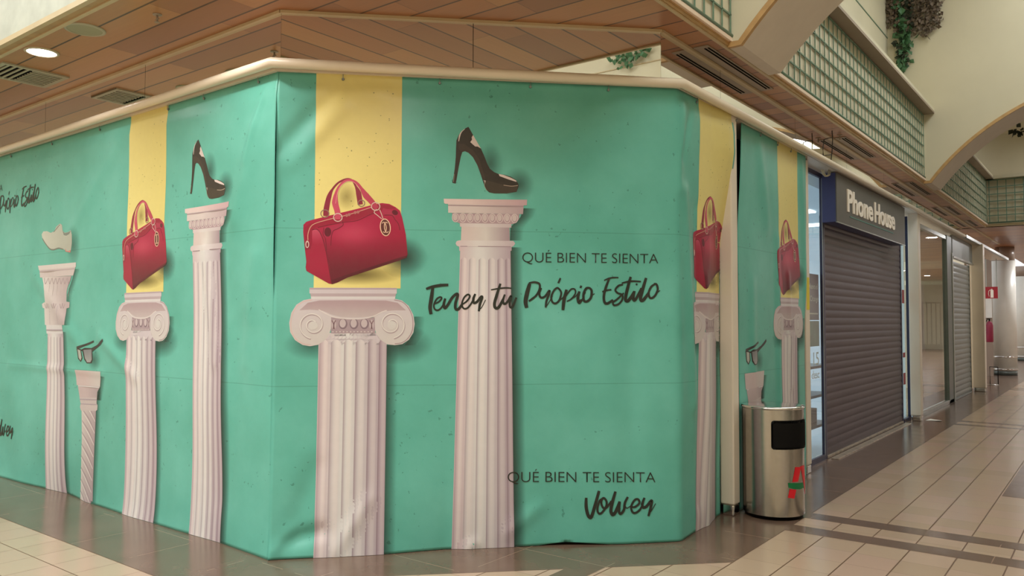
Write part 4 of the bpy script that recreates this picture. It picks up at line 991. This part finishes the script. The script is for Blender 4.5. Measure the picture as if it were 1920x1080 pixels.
# ================================================================ PHONE SHOP
XS = -2.56
def shop_room(n, y0, y1, m_w, m_f, depth=3.2, lamp=True):
    b = MB()
    b.box(-2.65-depth, -2.6-depth, y0, y1, 0, 3.1); b.box(-2.65-depth, -2.62, y0-.05, y0, 0, 3.1); b.box(-2.65-depth, -2.62, y1, y1+.05, 0, 3.1); b.box(-2.65-depth, -2.62, y0, y1, 2.95, 3.1)
    struct('wall_shop_%d' % n, b, m_w)
    b = MB(); b.box(-2.6-depth, -2.60, y0, y1, .003, .012); struct('floor_shop_%d' % n, b, m_f)
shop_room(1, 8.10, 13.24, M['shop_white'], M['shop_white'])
for i, y in enumerate((8.9, 10.6, 12.2)):
    b = MB(); b.box(-4.6, -3.2, y, y+.25, 2.93, 2.95); tag(b.build('ceiling_light_panel', M['shop_lamp']), ['lit ceiling panel inside the phone shop nearest its left window', 'lit ceiling panel in the middle of the phone shop', 'lit ceiling panel inside the phone shop near its right window'][i], 'light', 'lights inside the phone shop')
# left window with navy frame
r = thing('shop_window', (XS, 8.13, 0), 'tall narrow shop window with navy frame left of plum shutter', 'window')
b = MB(); b.box(XS-.006, XS, 8.14, 8.845, .06, 3.04); b.build('pane', M['glass'], r)
b = MB()
for a in ((8.11, 8.14), (8.845, 8.885)): b.box(XS-.012, XS+.012, a[0], a[1], 0, 3.09)
b.box(XS-.012, XS+.012, 8.14, 8.845, 0, .06); b.box(XS-.012, XS+.012, 8.14, 8.845, 3.04, 3.09)
b.build('frame', M['frame_navy'], r)
b = MB(); b.box(XS+.012, XS+.016, 8.845, 8.853, .05, 3.05); b.build('bright_bead', M['frame_alu'], r); adopt(r)
# posters behind the left pane
def words(name, txt, parent, m, p, du, size, ext=.001, n=Vector((1, 0, 0)), off=0.0, squeeze=1.0, h=None, L=None):
    vs, fs, x0, x1 = text_mesh(txt, off)
    s = size; sx = (L/(x1-x0)) if L else s*squeeze
    me = bpy.data.meshes.new(name); P = []
    for v in vs: P.append(Vector(p)+Vector(du)*((v.x-x0)*sx)+Vector((0, 0, v.y*s)))
    k = len(P); P2 = [q+n*ext for q in P]
    b = bmesh.new(); A = [b.verts.new(q) for q in P]; B_ = [b.verts.new(q) for q in P2]
    for f in fs:
        try: b.faces.new([B_[i] for i in f]); b.faces.new([A[i] for i in reversed(f)])
        except ValueError: pass
    edges = {}
    for f in fs:
        for i in range(len(f)):
            e = (f[i], f[(i+1) % len(f)]); kk = tuple(sorted(e)); edges.setdefault(kk, []).append(e)
    for kk, l in edges.items():
        if len(l) == 1:
            i, j = l[0]; b.faces.new((A[i], A[j], B_[j], B_[i]))
    bmesh.ops.recalc_face_normals(b, faces=b.faces)
    b.to_mesh(me); b.free(); me.materials.append(m); o = bpy.data.objects.new(name, me); COL.objects.link(o)
    if parent: o.parent = parent
    return o
r = thing('poster', (XS-.03, 8.2, 1.5), 'dark purple poster with white words behind the narrow window', 'poster')
b = MB(); b.box(XS-.034, XS-.03, 8.14, 8.84, 1.50, 1.99); b.build('sheet', M['poster_dark'], r)
words('lettering', 'Nuevo el', r, M['letter'], (XS-.0295, 8.50, 1.83), (0, 1, 0), .085, L=.30)
words('lettering', 'a Orange', r, M['letter'], (XS-.0295, 8.47, 1.70), (0, 1, 0), .085, L=.35)
b = MB(); b.box(XS-.0299, XS-.0292, 8.48, 8.80, 1.56, 1.575); b.build('rule', M['letter'], r); adopt(r)
r = thing('poster', (XS-.03, 8.2, 1.0), 'green and white poster with large figures low behind the narrow window', 'poster')
b = MB(); b.box(XS-.034, XS-.03, 8.14, 8.84, 1.22, 1.49); b.build('sheet', M['poster_green'], r)
words('lettering', '15', r, M['paper'], (XS-.029, 8.62, 1.02), (0, 1, 0), .2, L=.19); words('lettering', 'desc', r, M['letter'], (XS-.029, 8.56, .88), (0, 1, 0), .12, L=.26); adopt(r)
r = thing('display_shelf', (-3.2, 8.5, 0), 'low shelf unit with white boxes seen through the narrow window', 'shelf')
b = MB()
for z in (.28, .62, .95): b.box(-3.3, -2.75, 8.25, 9.8, z, z+.03)
b.box(-3.33, -3.3, 8.25, 9.8, 0, 1.1); b.build('boards', M['frame_grey'], r)
for y, z in ((8.4, .31), (8.9, .65), (9.3, .31)): b = MB(); b.box(-3.1, -2.85, y, y+.3, z, z+.16, .004); b.build('carton', M['paper'], r)
adopt(r)
# roller shutter
def shutter(y0, y1, z1, X, m, m_fr, pitch, depth, label, name='roller_shutter', threshold=True):
    r = thing(name, (X, y0, 0), label, 'shutter')
    b = MB(); n = int((z1-.03)/pitch); prof = []
    for i in range(n+1):
        z = .03+i*pitch
        for t, d in ((0, 0), (.12, .35), (.3, .85), (.5, 1), (.7, .85), (.88, .35)):
            if z+t*pitch < z1: prof.append((X+depth*d, z+t*pitch))
    A = [b.bm.verts.new((x, y0, z)) for x, z in prof]; B_ = [b.bm.verts.new((x, y1, z)) for x, z in prof]
    A2 = [b.bm.verts.new((X-.012, y0, z)) for x, z in prof]; B2 = [b.bm.verts.new((X-.012, y1, z)) for x, z in prof]
    for i in range(len(prof)-1):
        b.bm.faces.new((A[i], A[i+1], B_[i+1], B_[i])); b.bm.faces.new((A2[i], A2[i+1], B2[i+1], B2[i]))
    b.build('curtain', m, r)
    b = MB(); b.box(X-.01, X+.02, y0, y1, .005, .034); b.build('bottom_bar', M['threshold'] if threshold else m, r)
    for a in (y0-.045, y1): b = MB(); b.box(X-.03, X+.012, a, a+.045, 0, z1+.02); b.build('guide_rail', m_fr, r)
    adopt(r); return r
shutter(8.94, 12.70, 2.62, XS, M['shutter_plum'], M['frame_navy'], .083, .0055, 'closed plum-grey roller shutter under the phone shop sign')
b = MB(); b.box(-2.52, -2.44, 8.97, 12.70, 0, .012, .003); struct('trim_60', b, M['threshold'])
# sign box
r = thing('shop_sign', (-2.38, 8.72, 2.54), 'grey box sign with white shop name above plum shutter', 'sign')
SX = -2.39; ys0, ys1 = 8.84, 12.24; zs0, zs1 = 2.552, 3.085
b = MB(); b.box(SX-.012, SX, ys0, ys1, zs0, zs1, .002); b.build('front_panel', M['sign_grey'], r)
b = MB(); b.box(SX-.155, SX-.012, ys0+.004, ys1-.004, zs0+.004, zs1); b.build('case', M['sign_blue'], r)
b = MB(); b.box(SX-.01, SX+.004, ys0, ys1, zs0-.004, zs0+.006); b.build('lower_lip', M['frame_alu'], r)
a = at_x(1593, 418, SX); c_ = at_x(1677, 435, SX)
words('lettering', 'Phone', r, M['letter'], (SX, 9.24, 2.715), (0, 1, 0), .345, ext=.012, off=.025, L=1.14)
words('lettering', 'House', r, M['letter'], (SX, 10.47, 2.715), (0, 1, 0), .345, ext=.012, off=.025, L=1.10)
b = MB(); b.box(SX, SX+.004, 9.36, 11.5, 2.655, 2.667); b.build('underline', M['teal_line'], r); adopt(r)
# right window of the phone shop
r = thing('shop_window', (XS, 12.62, 0), 'slim shop window right of plum shutter with red notices', 'window')
b = MB(); b.box(XS-.006, XS, 12.76, 13.20, .05, 3.06); b.build('pane', M['glass'], r)
b = MB(); b.box(XS-.02, XS+.02, 13.20, 13.235, 0, 3.08); b.box(XS-.02, XS+.02, 12.76, 13.20, 0, .05); b.build('frame', M['frame_navy'], r)
for z0, z1 in ((1.75, 1.95), (.55, .72), (.95, 1.02)): b = MB(); b.box(XS+.001, XS+.003, 12.82, 12.96, z0, z1); b.build('red_notice', M['red'], r)
adopt(r)
b = MB(); b.box(-2.74, -2.70, 13.14, 13.22, .1, 2.9); tag(b.build('light_box', M['cream_lit']), 'lit white light box behind the slim window', 'light box')

# ================================================================ THIRD SHOP (glass front, grey shutter)
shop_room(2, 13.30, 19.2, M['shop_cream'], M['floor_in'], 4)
r = thing('shop_window', (-2.5, 13.2, 0), 'large reflecting glass shop front left of grey shutter', 'window')
b = MB(); b.box(-2.508, -2.50, 13.30, 16.10, .07, 2.96); b.build('pane', M['glass_hard'], r)
b = MB(); b.box(-2.53, -2.46, 13.30, 16.70, 0, .07, .006); b.box(-2.53, -2.47, 13.30, 16.1, 2.96, 3.02); b.build('sill_frame', M['frame_alu'], r)
b = MB(); b.box(-2.54, -2.46, 16.10, 16.58, 0, 3.04, .004); b.build('mullion', M['frame_grey'], r)
b = MB(); b.box(-2.465, -2.445, 16.58, 16.66, 0, 2.75); b.build('edge_strip', M['frame_alu'], r); adopt(r)
for i, (z0, z1) in enumerate(((2.57, 2.73), (2.24, 2.33))):  # glowing panels stand in for cream signs reflected in the glass
    b = MB(); b.box(-3.6, -2.78, 18.3, 18.4, z0, z1); tag(b.build('display_shelf_light', M['cream_lit']), ['upper glowing cream panel inside the glass shop front', 'lower glowing cream panel inside the glass shop front'][i], 'panel', 'glowing cream panels inside glass shop')
for i, (x, y) in enumerate(((-3.3, 14.2), (-4.2, 15.4), (-3.2, 15.6))):  # lamps added to brighten the room behind the glass
    b = MB(); b.lathe(x, y, [(.05, 2.925), (.05, 2.945)], 16); tag(b.build('downlight', M['lamp_far']), 'small round downlight in the ceiling behind the glass shop front', 'light', 'downlights inside glass shop')
shutter(16.78, 18.95, 2.63, -2.5, M['metal_grey'], M['frame_grey'], .10, .008, 'closed grey metal roller shutter beside the farther pilaster', threshold=False)
r = thing('sign_panel', (-2.47, 16.7, 2.66), 'blank pale grey sign panel above the grey shutter', 'sign')
b = MB(); b.box(-2.50, -2.46, 16.7, 19.2, 2.70, 3.09, .004); b.build('panel', M['metal_grey'], r)
b = MB(); b.box(-2.50, -2.44, 16.7, 19.2, 2.66, 2.70, .004); b.build('lower_rail', M['frame_alu'], r); adopt(r)
r = thing('folding_gate', (-3.2, 18.6, 0), 'dark barred gate standing inside behind the glass shop front', 'gate')  # bars and frame stand in for dark doors reflected in the glass
b = MB()
for i in range(6): x = -3.42+i*.085; b.box(x, x+.018, 18.6, 18.62, 1.0, 1.85)
b.build('bars', M['black'], r)
b = MB(); b.box(-3.44, -2.96, 18.59, 18.63, 1.85, 1.88); b.box(-3.44, -2.96, 18.59, 18.63, 0, 1.0); b.build('frame', M['frame_grey'], r); adopt(r)
# beyond: side wall, far column, extinguisher and its sign
b = MB(); b.box(-2.75, -2.62, 19.6, 22.5, 0, 3.1); b.box(-4.6, -2.75, 24.9, 25.0, 0, 3.52); struct('wall_shop_3', b, M['stone_dark'])
b = MB(); b.box(-16, -2.75, 27.9, 28, 0, 3.52); struct('wall_shop_4', b, M['cream'])
def column(x, y, r_, label):
    r = thing('round_column', (x, y, 0), label, 'column', 'round white columns down the mall')
    b = MB(); b.lathe(x, y, [(r_, .12), (r_, 3.14), (r_*.6, 3.14)], 40); b.build('shaft', M['stone_col'], r)
    b = MB(); b.lathe(x, y, [(r_*.96, 3.14), (r_*.96, ZC)], 40); b.build('upper_shaft', M['stone_dark'], r)
    b = MB(); b.lathe(x, y, [(r_*.99, 0), (r_*.99, .12)], 40); b.build('plinth', M['frame_grey'], r)
    for z in (.16, .50): b = MB(); b.lathe(x, y, [(r_+.006, z-.02), (r_+.014, z), (r_+.006, z+.02)], 40); b.build('chrome_band', M['chrome'], r)
    adopt(r)
p = at_z(1885, 703, 0); column(p.x, p.y, .28*p.y/24.5, 'round white column with two chrome bands at the end of shops')
p = at_z(1921, 676, 0); column(p.x, p.y, .42, 'farther round white column cut by the right photo edge')
p0_ = at_y(1847.5, 538, 24.0); p1_ = at_y(1871, 559.5, 24.0)
r = thing('fire_extinguisher_sign', (p0_.x, 24, p1_.z), 'red square sign showing a fire extinguisher, hung by far column', 'sign')
b = MB(); b.box(p0_.x, p1_.x, 24, 24.02, p1_.z, p0_.z); b.build('plate', M['red'], r)
cx = (p0_.x+p1_.x)/2; b = MB(); b.box(cx-.025, cx+.045, 23.992, 24, p1_.z+.02, p1_.z+.22, .004); b.box(cx-.005, cx+.02, 23.992, 24, p1_.z+.22, p1_.z+.25); b.build('extinguisher_symbol', M['letter'], r)
b = MB(); b.tube([(cx-.01, 23.99, p1_.z+.235), (cx-.06, 23.99, p1_.z+.20), (cx-.07, 23.99, p1_.z+.12), (cx-.055, 23.99, p1_.z+.05)], .006, 6); b.build('hose_symbol', M['letter'], r)
b = MB(); b.box(p0_.x+.01, p0_.x+.03, 24.0, 24.01, p0_.z, 3.1); b.box(p1_.x-.03, p1_.x-.01, 24.0, 24.01, p0_.z, 3.1); b.build('hanger', M['frame_alu'], r); adopt(r)
p = at_y(1856, 640, 24.3)
r = thing('fire_extinguisher', (p.x, 24.3, p.z), 'dark red fire extinguisher on wall below its sign', 'fire extinguisher')
b = MB(); b.lathe(p.x, 24.3, [(.075, p.z-.02), (.085, p.z), (.085, p.z+.42), (.06, p.z+.5), (.025, p.z+.53)], 20); b.build('cylinder', M['maroon'], r)
b = MB(); b.box(p.x-.015, p.x+.015, 24.28, 24.32, p.z+.53, p.z+.58); b.box(p.x-.06, p.x+.02, 24.29, 24.31, p.z+.575, p.z+.60); b.build('valve', M['black'], r)
b = MB(); b.tube([(p.x-.05, 24.25, p.z+.57), (p.x-.10, 24.22, p.z+.45), (p.x-.09, 24.21, p.z+.2)], .012, 8); b.build('hose', M['black'], r); adopt(r)
p = at_y(1856, 575, 24.8)
b = MB(); b.box(p.x-.14, p.x+.04, 24.84, 24.86, p.z-.30, p.z+.22); o = tag(b.build('notice_board', M['paper']), 'pale striped notice on the far wall above the extinguisher', 'notice')
for i in range(5):
    for j, x in enumerate((-1.4, 1.9)):
        y = 21.5+i*4.6
        o = thing('ceiling_downlight', (x, y, ZC), 'round lit downlight in the low plank ceiling at the far end of the hall', 'light', 'downlights at the far end of the hall')
        b = MB(); b.lathe(x, y, [(.15, ZC), (.15, ZC-.008), (.13, ZC-.012)], 24, False); b.build('rim', M['lamp_rim'], o)
        b = MB(); b.lathe(x, y, [(.13, ZC-.006), (.001, ZC-.006)], 24, False); b.build('lens', M['lamp_far'], o); adopt(o)
# small black barrier stand
p = at_z(1864, 722, 0)
r = thing('barrier_stand', (p.x, p.y, 0), 'small black wire stand on the floor beside farthest pilaster', 'stand')
b = MB(); h = .42
b.tube([(p.x-.08, p.y, 0), (p.x-.08, p.y, h), (p.x+.08, p.y+.02, h), (p.x+.08, p.y+.02, 0)], .010, 8); b.build('hoop', M['black'], r)
b = MB(); b.tube([(p.x-.16, p.y-.12, .012), (p.x-.08, p.y, .012), (p.x+.10, p.y-.10, .012)], .008, 8); b.build('foot', M['chrome'], r); adopt(r)

# ================================================================ OPPOSITE SIDE (seen in the mirror glass and shop windows)
xo = mx(-2.55)
b = MB(); b.box(xo, xo+.1, 2.42, 46, 0, ZC); struct('wall_right_shops', b, M['taupe'])
for i, y in enumerate((3.4, 7.4, 11.4, 15.4)):
    r = thing('shop_window', (xo, y, 0), ['first', 'second', 'third', 'fourth'][i]+' shop front on the opposite side of the hall', 'window', 'shop fronts on the opposite side')
    b = MB(); b.box(xo-.02, xo-.012, y, y+3.2, .1, 2.5); b.build('pane', M['glass_hard'], r)
    b = MB(); b.box(xo-.06, xo-.002, y-.08, y, 0, 3.1); b.box(xo-.06, xo-.002, y+3.2, y+3.28, 0, 3.1); b.build('frame', M['white_paint'], r)
    b = MB(); b.box(xo-.08, xo-.002, y, y+3.2, 2.6, 3.0); b.build('sign_band', M['cream_lit'], r); adopt(r)

# ================================================================ LITTER BIN
BX, BY, BR = -2.163, 6.155, .229; TH0 = math.atan2(-BY, -BX)   # TH0 faces the camera
ZB0, ZB1 = .0, .842
r = thing('litter_bin', (BX, BY, 0), 'round brushed steel litter bin with black opening and red letter', 'bin')
b = MB(); b.lathe(BX, BY, [(BR, .03), (BR, .825)], 64, False); b.build('body', M['steel'], r)
b = MB(); b.lathe(BX, BY, [(BR*.93, 0), (BR*.96, .03), (BR, .032)], 64); b.build('base', M['black'], r)
b = MB(); b.lathe(BX, BY, [(BR+.003, .822), (BR+.007, .832), (BR+.004, .843), (BR-.02, .845), (.01, .852)], 64); b.build('lid', M['chrome'], r)
def on_bin(px, py, off):
    s = max(-.985, min(.985, (px-1456.5)/56.0)); th = TH0+math.asin(s)
    dist = math.hypot(BX, BY)-BR*cos(math.asin(s)); z = at_z_dist(px, py, dist); return th, z
def at_z_dist(px, py, dist):
    d = ray(px, py); k = dist/math.hypot(d.x, d.y); return CAM_H+d.z*k
def patch(th0, th1, z0, z1, rr, corner, m, name, out, n=18, thick=.0):
    """rounded rectangle wrapped round the bin"""
    W = (th1-th0)*BR; H = z1-z0; b = MB(); pts = []
    for cx, cy, a0 in ((W-corner, corner, -pi/2), (W-corner, H-corner, 0), (corner, H-corner, pi/2), (corner, corner, pi)):
        for i in range(6): a = a0+pi/2*i/5; pts.append((cx+corner*cos(a), cy+corner*sin(a)))
    bb = bmesh.new(); vs = [bb.verts.new((x, y, 0)) for x, y in pts]; bb.faces.new(vs)
    bmesh.ops.triangulate(bb, faces=bb.faces[:])
    for k in range(1, n): bmesh.ops.bisect_plane(bb, geom=bb.verts[:]+bb.edges[:]+bb.faces[:], plane_co=(W*k/n, 0, 0), plane_no=(1, 0, 0))
    for v in bb.verts:
        th = th0+v.co.x/BR; z = z0+v.co.y; v.co = (BX+(BR+out)*cos(th), BY+(BR+out)*sin(th), z)
    if thick:
        ret = bmesh.ops.solidify(bb, geom=bb.faces[:], thickness=thick)
    for f in bb.faces: f.smooth = True
    b.add(bb); return b.build(name, m, r)
ta, za = on_bin(1453.5, 843, 0); tb, zt = on_bin(1454, 791, 0)
patch(ta, ta+1.62, za, zt, BR, .022, M['black'], 'opening_frame', .006, thick=-.008)
patch(ta+.06, ta+1.56, za+.014, zt-.012, BR, .016, M['void'], 'opening', .0075)
b = MB(); b.lathe(BX, BY, [(BR+.004, za-.002), (BR+.009, za+.002), (BR+.004, za+.006)], 8, False) if False else None
# letter mark
cc = lambda *pts: [on_bin(1440+x/7.714, 850+y/7.714, 0) for x, y in pts]
def mark(polys, m, name):
    bb = bmesh.new()
    for P in polys:
        vs = [bb.verts.new((t, z, 0)) for t, z in P]
        for t in tessellate_polygon([[Vector((q[0], q[1], 0)) for q in P]]):
            try: bb.faces.new([vs[i] for i in t])
            except ValueError: pass
    for k in range(0, 60):
        tt = TH0+k*.05; bmesh.ops.bisect_plane(bb, geom=bb.verts[:]+bb.edges[:]+bb.faces[:], plane_co=(tt, 0, 0), plane_no=(1, 0, 0))
    for v in bb.verts: th, z = v.co.x, v.co.y; v.co = (BX+(BR+.0015)*cos(th), BY+(BR+.0015)*sin(th), z)
    b = MB(); b.add(bb); b.build(name, m, r)
q1 = cc((422, 200), (500, 200), (458, 412), (380, 418)); q2 = cc((345, 518), (432, 528), (405, 658), (318, 645))
ztop_, zbot_ = q1[0][1], q2[2][1]; tR = q1[1][0]
t_in = cc((470, 300))[0][0]
mark([q1, q2, [(tR-.03, ztop_), (tR+.30, ztop_), (tR+.62, zbot_+.01), (tR+.34, zbot_+.01), (tR+.12, ztop_-.10)]], M['logo_red'], 'red_letter')
mark([cc((322, 430), (455, 434))+[(tR+.12, ztop_-.125), (tR+.30, ztop_-.19), (tR+.20, ztop_-.165)]+cc((488, 522), (400, 520), (328, 498))], M['logo_green'], 'green_bird_mark')
adopt(r)

# ================================================================ CEILING FITTINGS
def ring_disc(name, x, y, r_, m_in, m_rim, label, cat, glow=False):
    o = thing(name, (x, y, ZC), label, cat)
    b = MB(); b.lathe(x, y, [(r_, ZC), (r_, ZC-.006), (r_*.86, ZC-.012), (r_*.84, ZC-.004)], 40, False); b.build('rim', m_rim, o)
    b = MB(); b.lathe(x, y, [(r_*.85, ZC-.006), (.001, ZC-.006 if not glow else ZC-.007)], 40, False); b.build('lens' if glow else 'grille', m_in, o); adopt(o)
ring_disc('ceiling_downlight', -6.447, 2.545, .118, M['lamp'], M['lamp_rim'], 'lit round downlight in the plank soffit beside the square vent', 'light', True)
for x, y, lab in ((-4.45, 2.545, 'lit round downlight in the plank soffit just above the photo, left of the chamfer'), (-2.75, 2.62, 'lit round downlight in the plank soffit at the corner above the photo')):  # both lamps added out of view to cast the pipe's shadow
    ring_disc('ceiling_downlight', x, y, .118, M['lamp'], M['lamp_rim'], lab, 'light', True)
for x, y, e in ((-6.447, 2.545, 8), (-4.45, 2.545, 40), (-2.75, 2.62, 80)):  # the two stronger beams are added to light the banner tops
    ld = bpy.data.lights.new('downlight_beam', 'SPOT'); ld.energy = e; ld.spot_size = 2.7; ld.spot_blend = .8; ld.shadow_soft_size = .05; ld.color = (1, .95, .9)
    lo = bpy.data.objects.new('downlight_beam', ld); COL.objects.link(lo); lo.location = (x, y, ZC-.03)
    for rr in [q for q in COL.objects if q.name.startswith('ceiling_downlight') and abs(q.location.x-x) < .01]: lo.parent = rr; lo.matrix_parent_inverse = Matrix.Translation(rr.location).inverted()
ring_disc('ceiling_speaker', -5.70, 2.525, .132, M['speaker'], M['grille'], 'round pale ceiling speaker flush in the plank soffit', 'speaker')
def sprinkler(x, y, label):
    o = thing('sprinkler', (x, y, ZC), label, 'sprinkler', 'brass sprinklers in the soffit')
    b = MB(); b.lathe(x, y, [(.03, ZC), (.03, ZC-.004), (.012, ZC-.008)], 16, True); b.build('escutcheon', M['vent_grey'], o)
    b = MB(); b.tube([(x, y, ZC), (x, y, ZC-.05)], .007, 8); b.box(x-.02, x+.02, y-.004, y+.004, ZC-.035, ZC-.030); b.lathe(x, y, [(.018, ZC-.052), (.018, ZC-.055)], 10); b.build('head', M['vent_grey'], o); adopt(o)
sprinkler(-5.035, 2.69, 'small sprinkler head below the planks right of the round speaker')
sprinkler(-2.39, 9.0, 'small sprinkler head in the narrow soffit by the second slot diffuser')
# square vent
o = thing('air_vent', (-7.16, 2.70, ZC), 'square pale air vent with dark louvres at left edge', 'vent')
b = MB(); x0, x1, y0, y1 = -7.40, -6.93, 2.455, 2.955
b.box(x0, x1, y0, y0+.035, ZC-.014, ZC-.0005); b.box(x0, x1, y1-.035, y1, ZC-.014, ZC-.0005); b.box(x0, x0+.035, y0+.035, y1-.035, ZC-.014, ZC-.0005); b.box(x1-.035, x1, y0+.035, y1-.035, ZC-.014, ZC-.0005); b.build('frame', M['grille'], o)
b = MB(); b.box(x0+.03, x1-.03, y0+.03, y1-.03, ZC-.003, ZC-.001); b.build('duct', M['void'], o)
b = MB()
for i in range(4): b.box(x0+.035, x1-.035, y0+.05+i*.048, y0+.066+i*.048, ZC-.014, ZC-.006)
for i in range(8): xx = x0+.05+i*.05; b.box(xx, xx+.018, y0+.24, y1-.04, ZC-.014, ZC-.006)
b.build('louvre', M['grille'], o); adopt(o)
# slot diffusers
for i, (ya, yb, lab) in enumerate(((5.435, 6.83, 'slot air diffuser with black slots nearest, by the near arch foot'), (9.10, 10.47, 'slot air diffuser above the phone shop window'), (12.67, 14.15, 'slot air diffuser above the right end of the phone shop sign'), (15.81, 17.2, 'slot air diffuser above the glass shop front'), (18.2, 19.5, 'slot air diffuser at the far end of the soffit'))):
    o = thing('slot_diffuser', (-2.42, ya, ZC), lab, 'vent', 'slot diffusers in the narrow soffit')
    b = MB(); xa, xb = -2.475, -2.36
    b.box(xa, xb, ya, yb, ZC-.007, ZC-.0005, .002); b.build('plate', M['vent_grey'], o)
    for xx in (-2.412, -2.385): b = MB(); b.box(xx, xx+.014, ya+.05, yb-.05, ZC-.009, ZC-.006); b.build('slot', M['void'], o)
    adopt(o)
# hanging cables
P = [at_x(x, y, -2.40) for x, y in ((1560, 243), (1561, 262), (1560, 285), (1558, 302))]
P2 = [at_x(x, y, -2.40) for x, y in ((1560, 258), (1553, 259), (1545, 262), (1543, 278), (1543.5, 292), (1550, 291), (1558, 290))]
b = MB(); b.tube(P, .005, 6); b.tube(P2, .005, 6); tag(b.build('hanging_cable', M['cable']), 'thin black cable loop hanging from soffit above the lintel', 'cable')
b = MB()
for k in range(3):
    b.tube([at_x(x+k*2, y, -2.43) for x, y in ((1540, 318), (1542, 326), (1547, 331), (1552, 328), (1554, 318))], .005, 6)
tag(b.build('cable_loop', M['cable_w']), 'pale looped cable above the left end of phone shop sign', 'cable')

# ================================================================ PLANTS
def foliage(strands, leaf, seed, spread=.03):
    rnd = random.Random(seed); b = MB()
    for x, y, z0, z1 in strands:
        z = z0; 
        while z > z1:
            for _ in range(2):
                p = Vector((x+rnd.gauss(0, spread), y-abs(rnd.gauss(0, spread)), z+rnd.gauss(0, .02)))
                a = Vector((rnd.gauss(0, 1), rnd.gauss(0, .5), rnd.gauss(0, 1)-.6)).normalized(); c = a.cross(Vector((rnd.gauss(0, 1), rnd.gauss(0, 1), rnd.gauss(0, 1)))).normalized()
                L_ = leaf*rnd.uniform(.6, 1.3); W_ = L_*.42; m_ = a.cross(c)*L_*.12
                b.poly([p, p+a*L_*.45+c*W_+m_, p+a*L_, p+a*L_*.45-c*W_+m_])
            z -= leaf*.42
        b.tube([(x, y-.005, z0), (x+rnd.gauss(0, .01), y-.01, (z0+z1)/2), (x, y-.005, z1)], .003, 4)
    return b
YW = 12.90
def wall_pts(px, y0, y1): p = at_y(px, y0, YW-.03); q = at_y(px, y1, YW-.03); return (p.x, YW-.03, p.z, q.z)
tag(foliage([wall_pts(px, -70, yb+random.uniform(-8, 8)) for px, yb in ((1664, 48), (1668, 52), (1673, 50), (1678, 56), (1683, 60), (1700, 66), (1706, 64), (1712, 66), (1718, 64), (1724, 58), (1729, 70), (1734, 76), (1739, 62), (1744, 56), (1749, 52), (1754, 58), (1758, 48))], .06, 1, .03).build('hanging_plant', M['leaf_dry']), 'dried grey-brown hanging foliage high on the arch wall', 'plant')
tag(foliage([wall_pts(px, y0, yb) for px, y0, yb in ((1692, -70, 90), (1697, -40, 92), (1688, 20, 88), (1700, 55, 98), (1704, 60, 96), (1690, 60, 100), (1694, 100, 125), (1690, 108, 140), (1698, 104, 122))], .10, 2, .035).build('hanging_plant', M['leaf_green']), 'green ivy trailing lowest down the arch wall', 'plant')
dk = foliage([wall_pts(px, y0, yb) for px, y0, yb in ((1696, -70, 60), (1701, -60, 50), (1705, -50, 55), (1686, 50, 85), (1692, 84, 112), (1697, 100, 128))], .08, 3, .03).build('dark_stems', M['leaf_dark'], bpy.data.objects['hanging_plant.001'])
p = at_y(1907, 246, 16.0)
tag(foliage([(p.x-.02, 16.0, p.z+.02, p.z-.06), (p.x+.06, 16.0, p.z+.03, p.z-.03), (p.x+.14, 16.0, p.z+.03, p.z)], .09, 5, .03).build('hanging_plant', M['leaf_dark']), 'small dark vine sprig under the second arch at right edge', 'plant')
# ivy on the opposite wall, mirrored in the glass band
def reflect_front(px, py, X):
    """follow a ray off the chamfer glass to the plane x = X"""
    d = ray(px, py); t = gcx/(d.y-d.x); h = CAM+d*t; d2 = Vector((d.y, d.x, d.z)); k = (X-h.x)/d2.x; return h+d2*k
XO = mx(-2.72)-.03
iv = []
for px, ya, yb in ((1152, 108, 112), (1158, 102, 116), (1164, 98, 124), (1170, 96, 124), (1176, 96, 120), (1182, 116, 124), (1188, 94, 98), (1194, 92, 108), (1200, 90, 112), (1206, 90, 106), (1212, 88, 100), (1247, 81, 85)):
    A = reflect_front(px, ya, XO); B_ = reflect_front(px, yb, XO); iv.append((A.x, A.y, A.z, B_.z))
b = MB(); rnd = random.Random(9)
for x, y, z0, z1 in iv:
    z = z0
    while z > z1:
        for _ in range(3):
            p = Vector((x-abs(rnd.gauss(0, .04)), y+rnd.gauss(0, .07), z+rnd.gauss(0, .03))); a = Vector((rnd.gauss(0, .4), rnd.gauss(0, 1), rnd.gauss(0, 1)-.5)).normalized(); c = a.cross(Vector((1, rnd.gauss(0, .5), rnd.gauss(0, .5)))).normalized()
            L_ = .095*rnd.uniform(.6, 1.2); b.poly([p, p+a*L_*.45+c*L_*.4, p+a*L_, p+a*L_*.45-c*L_*.4])
        z -= .07
tag(b.build('ivy', M['leaf_green']), 'green ivy sprays on the opposite upper wall, mirrored in the glass band', 'plant')
# scrap of paper on the floor
p = at_z(1750, 789, 0)
b = MB(); b.poly([(p.x-.10, p.y-.05, .004), (p.x+.12, p.y-.02, .012), (p.x+.08, p.y+.10, .004), (p.x-.05, p.y+.06, .02)]); tag(b.build('paper_scrap', M['paper']), 'crumpled white scrap of paper on the floor by the pilaster', 'paper')
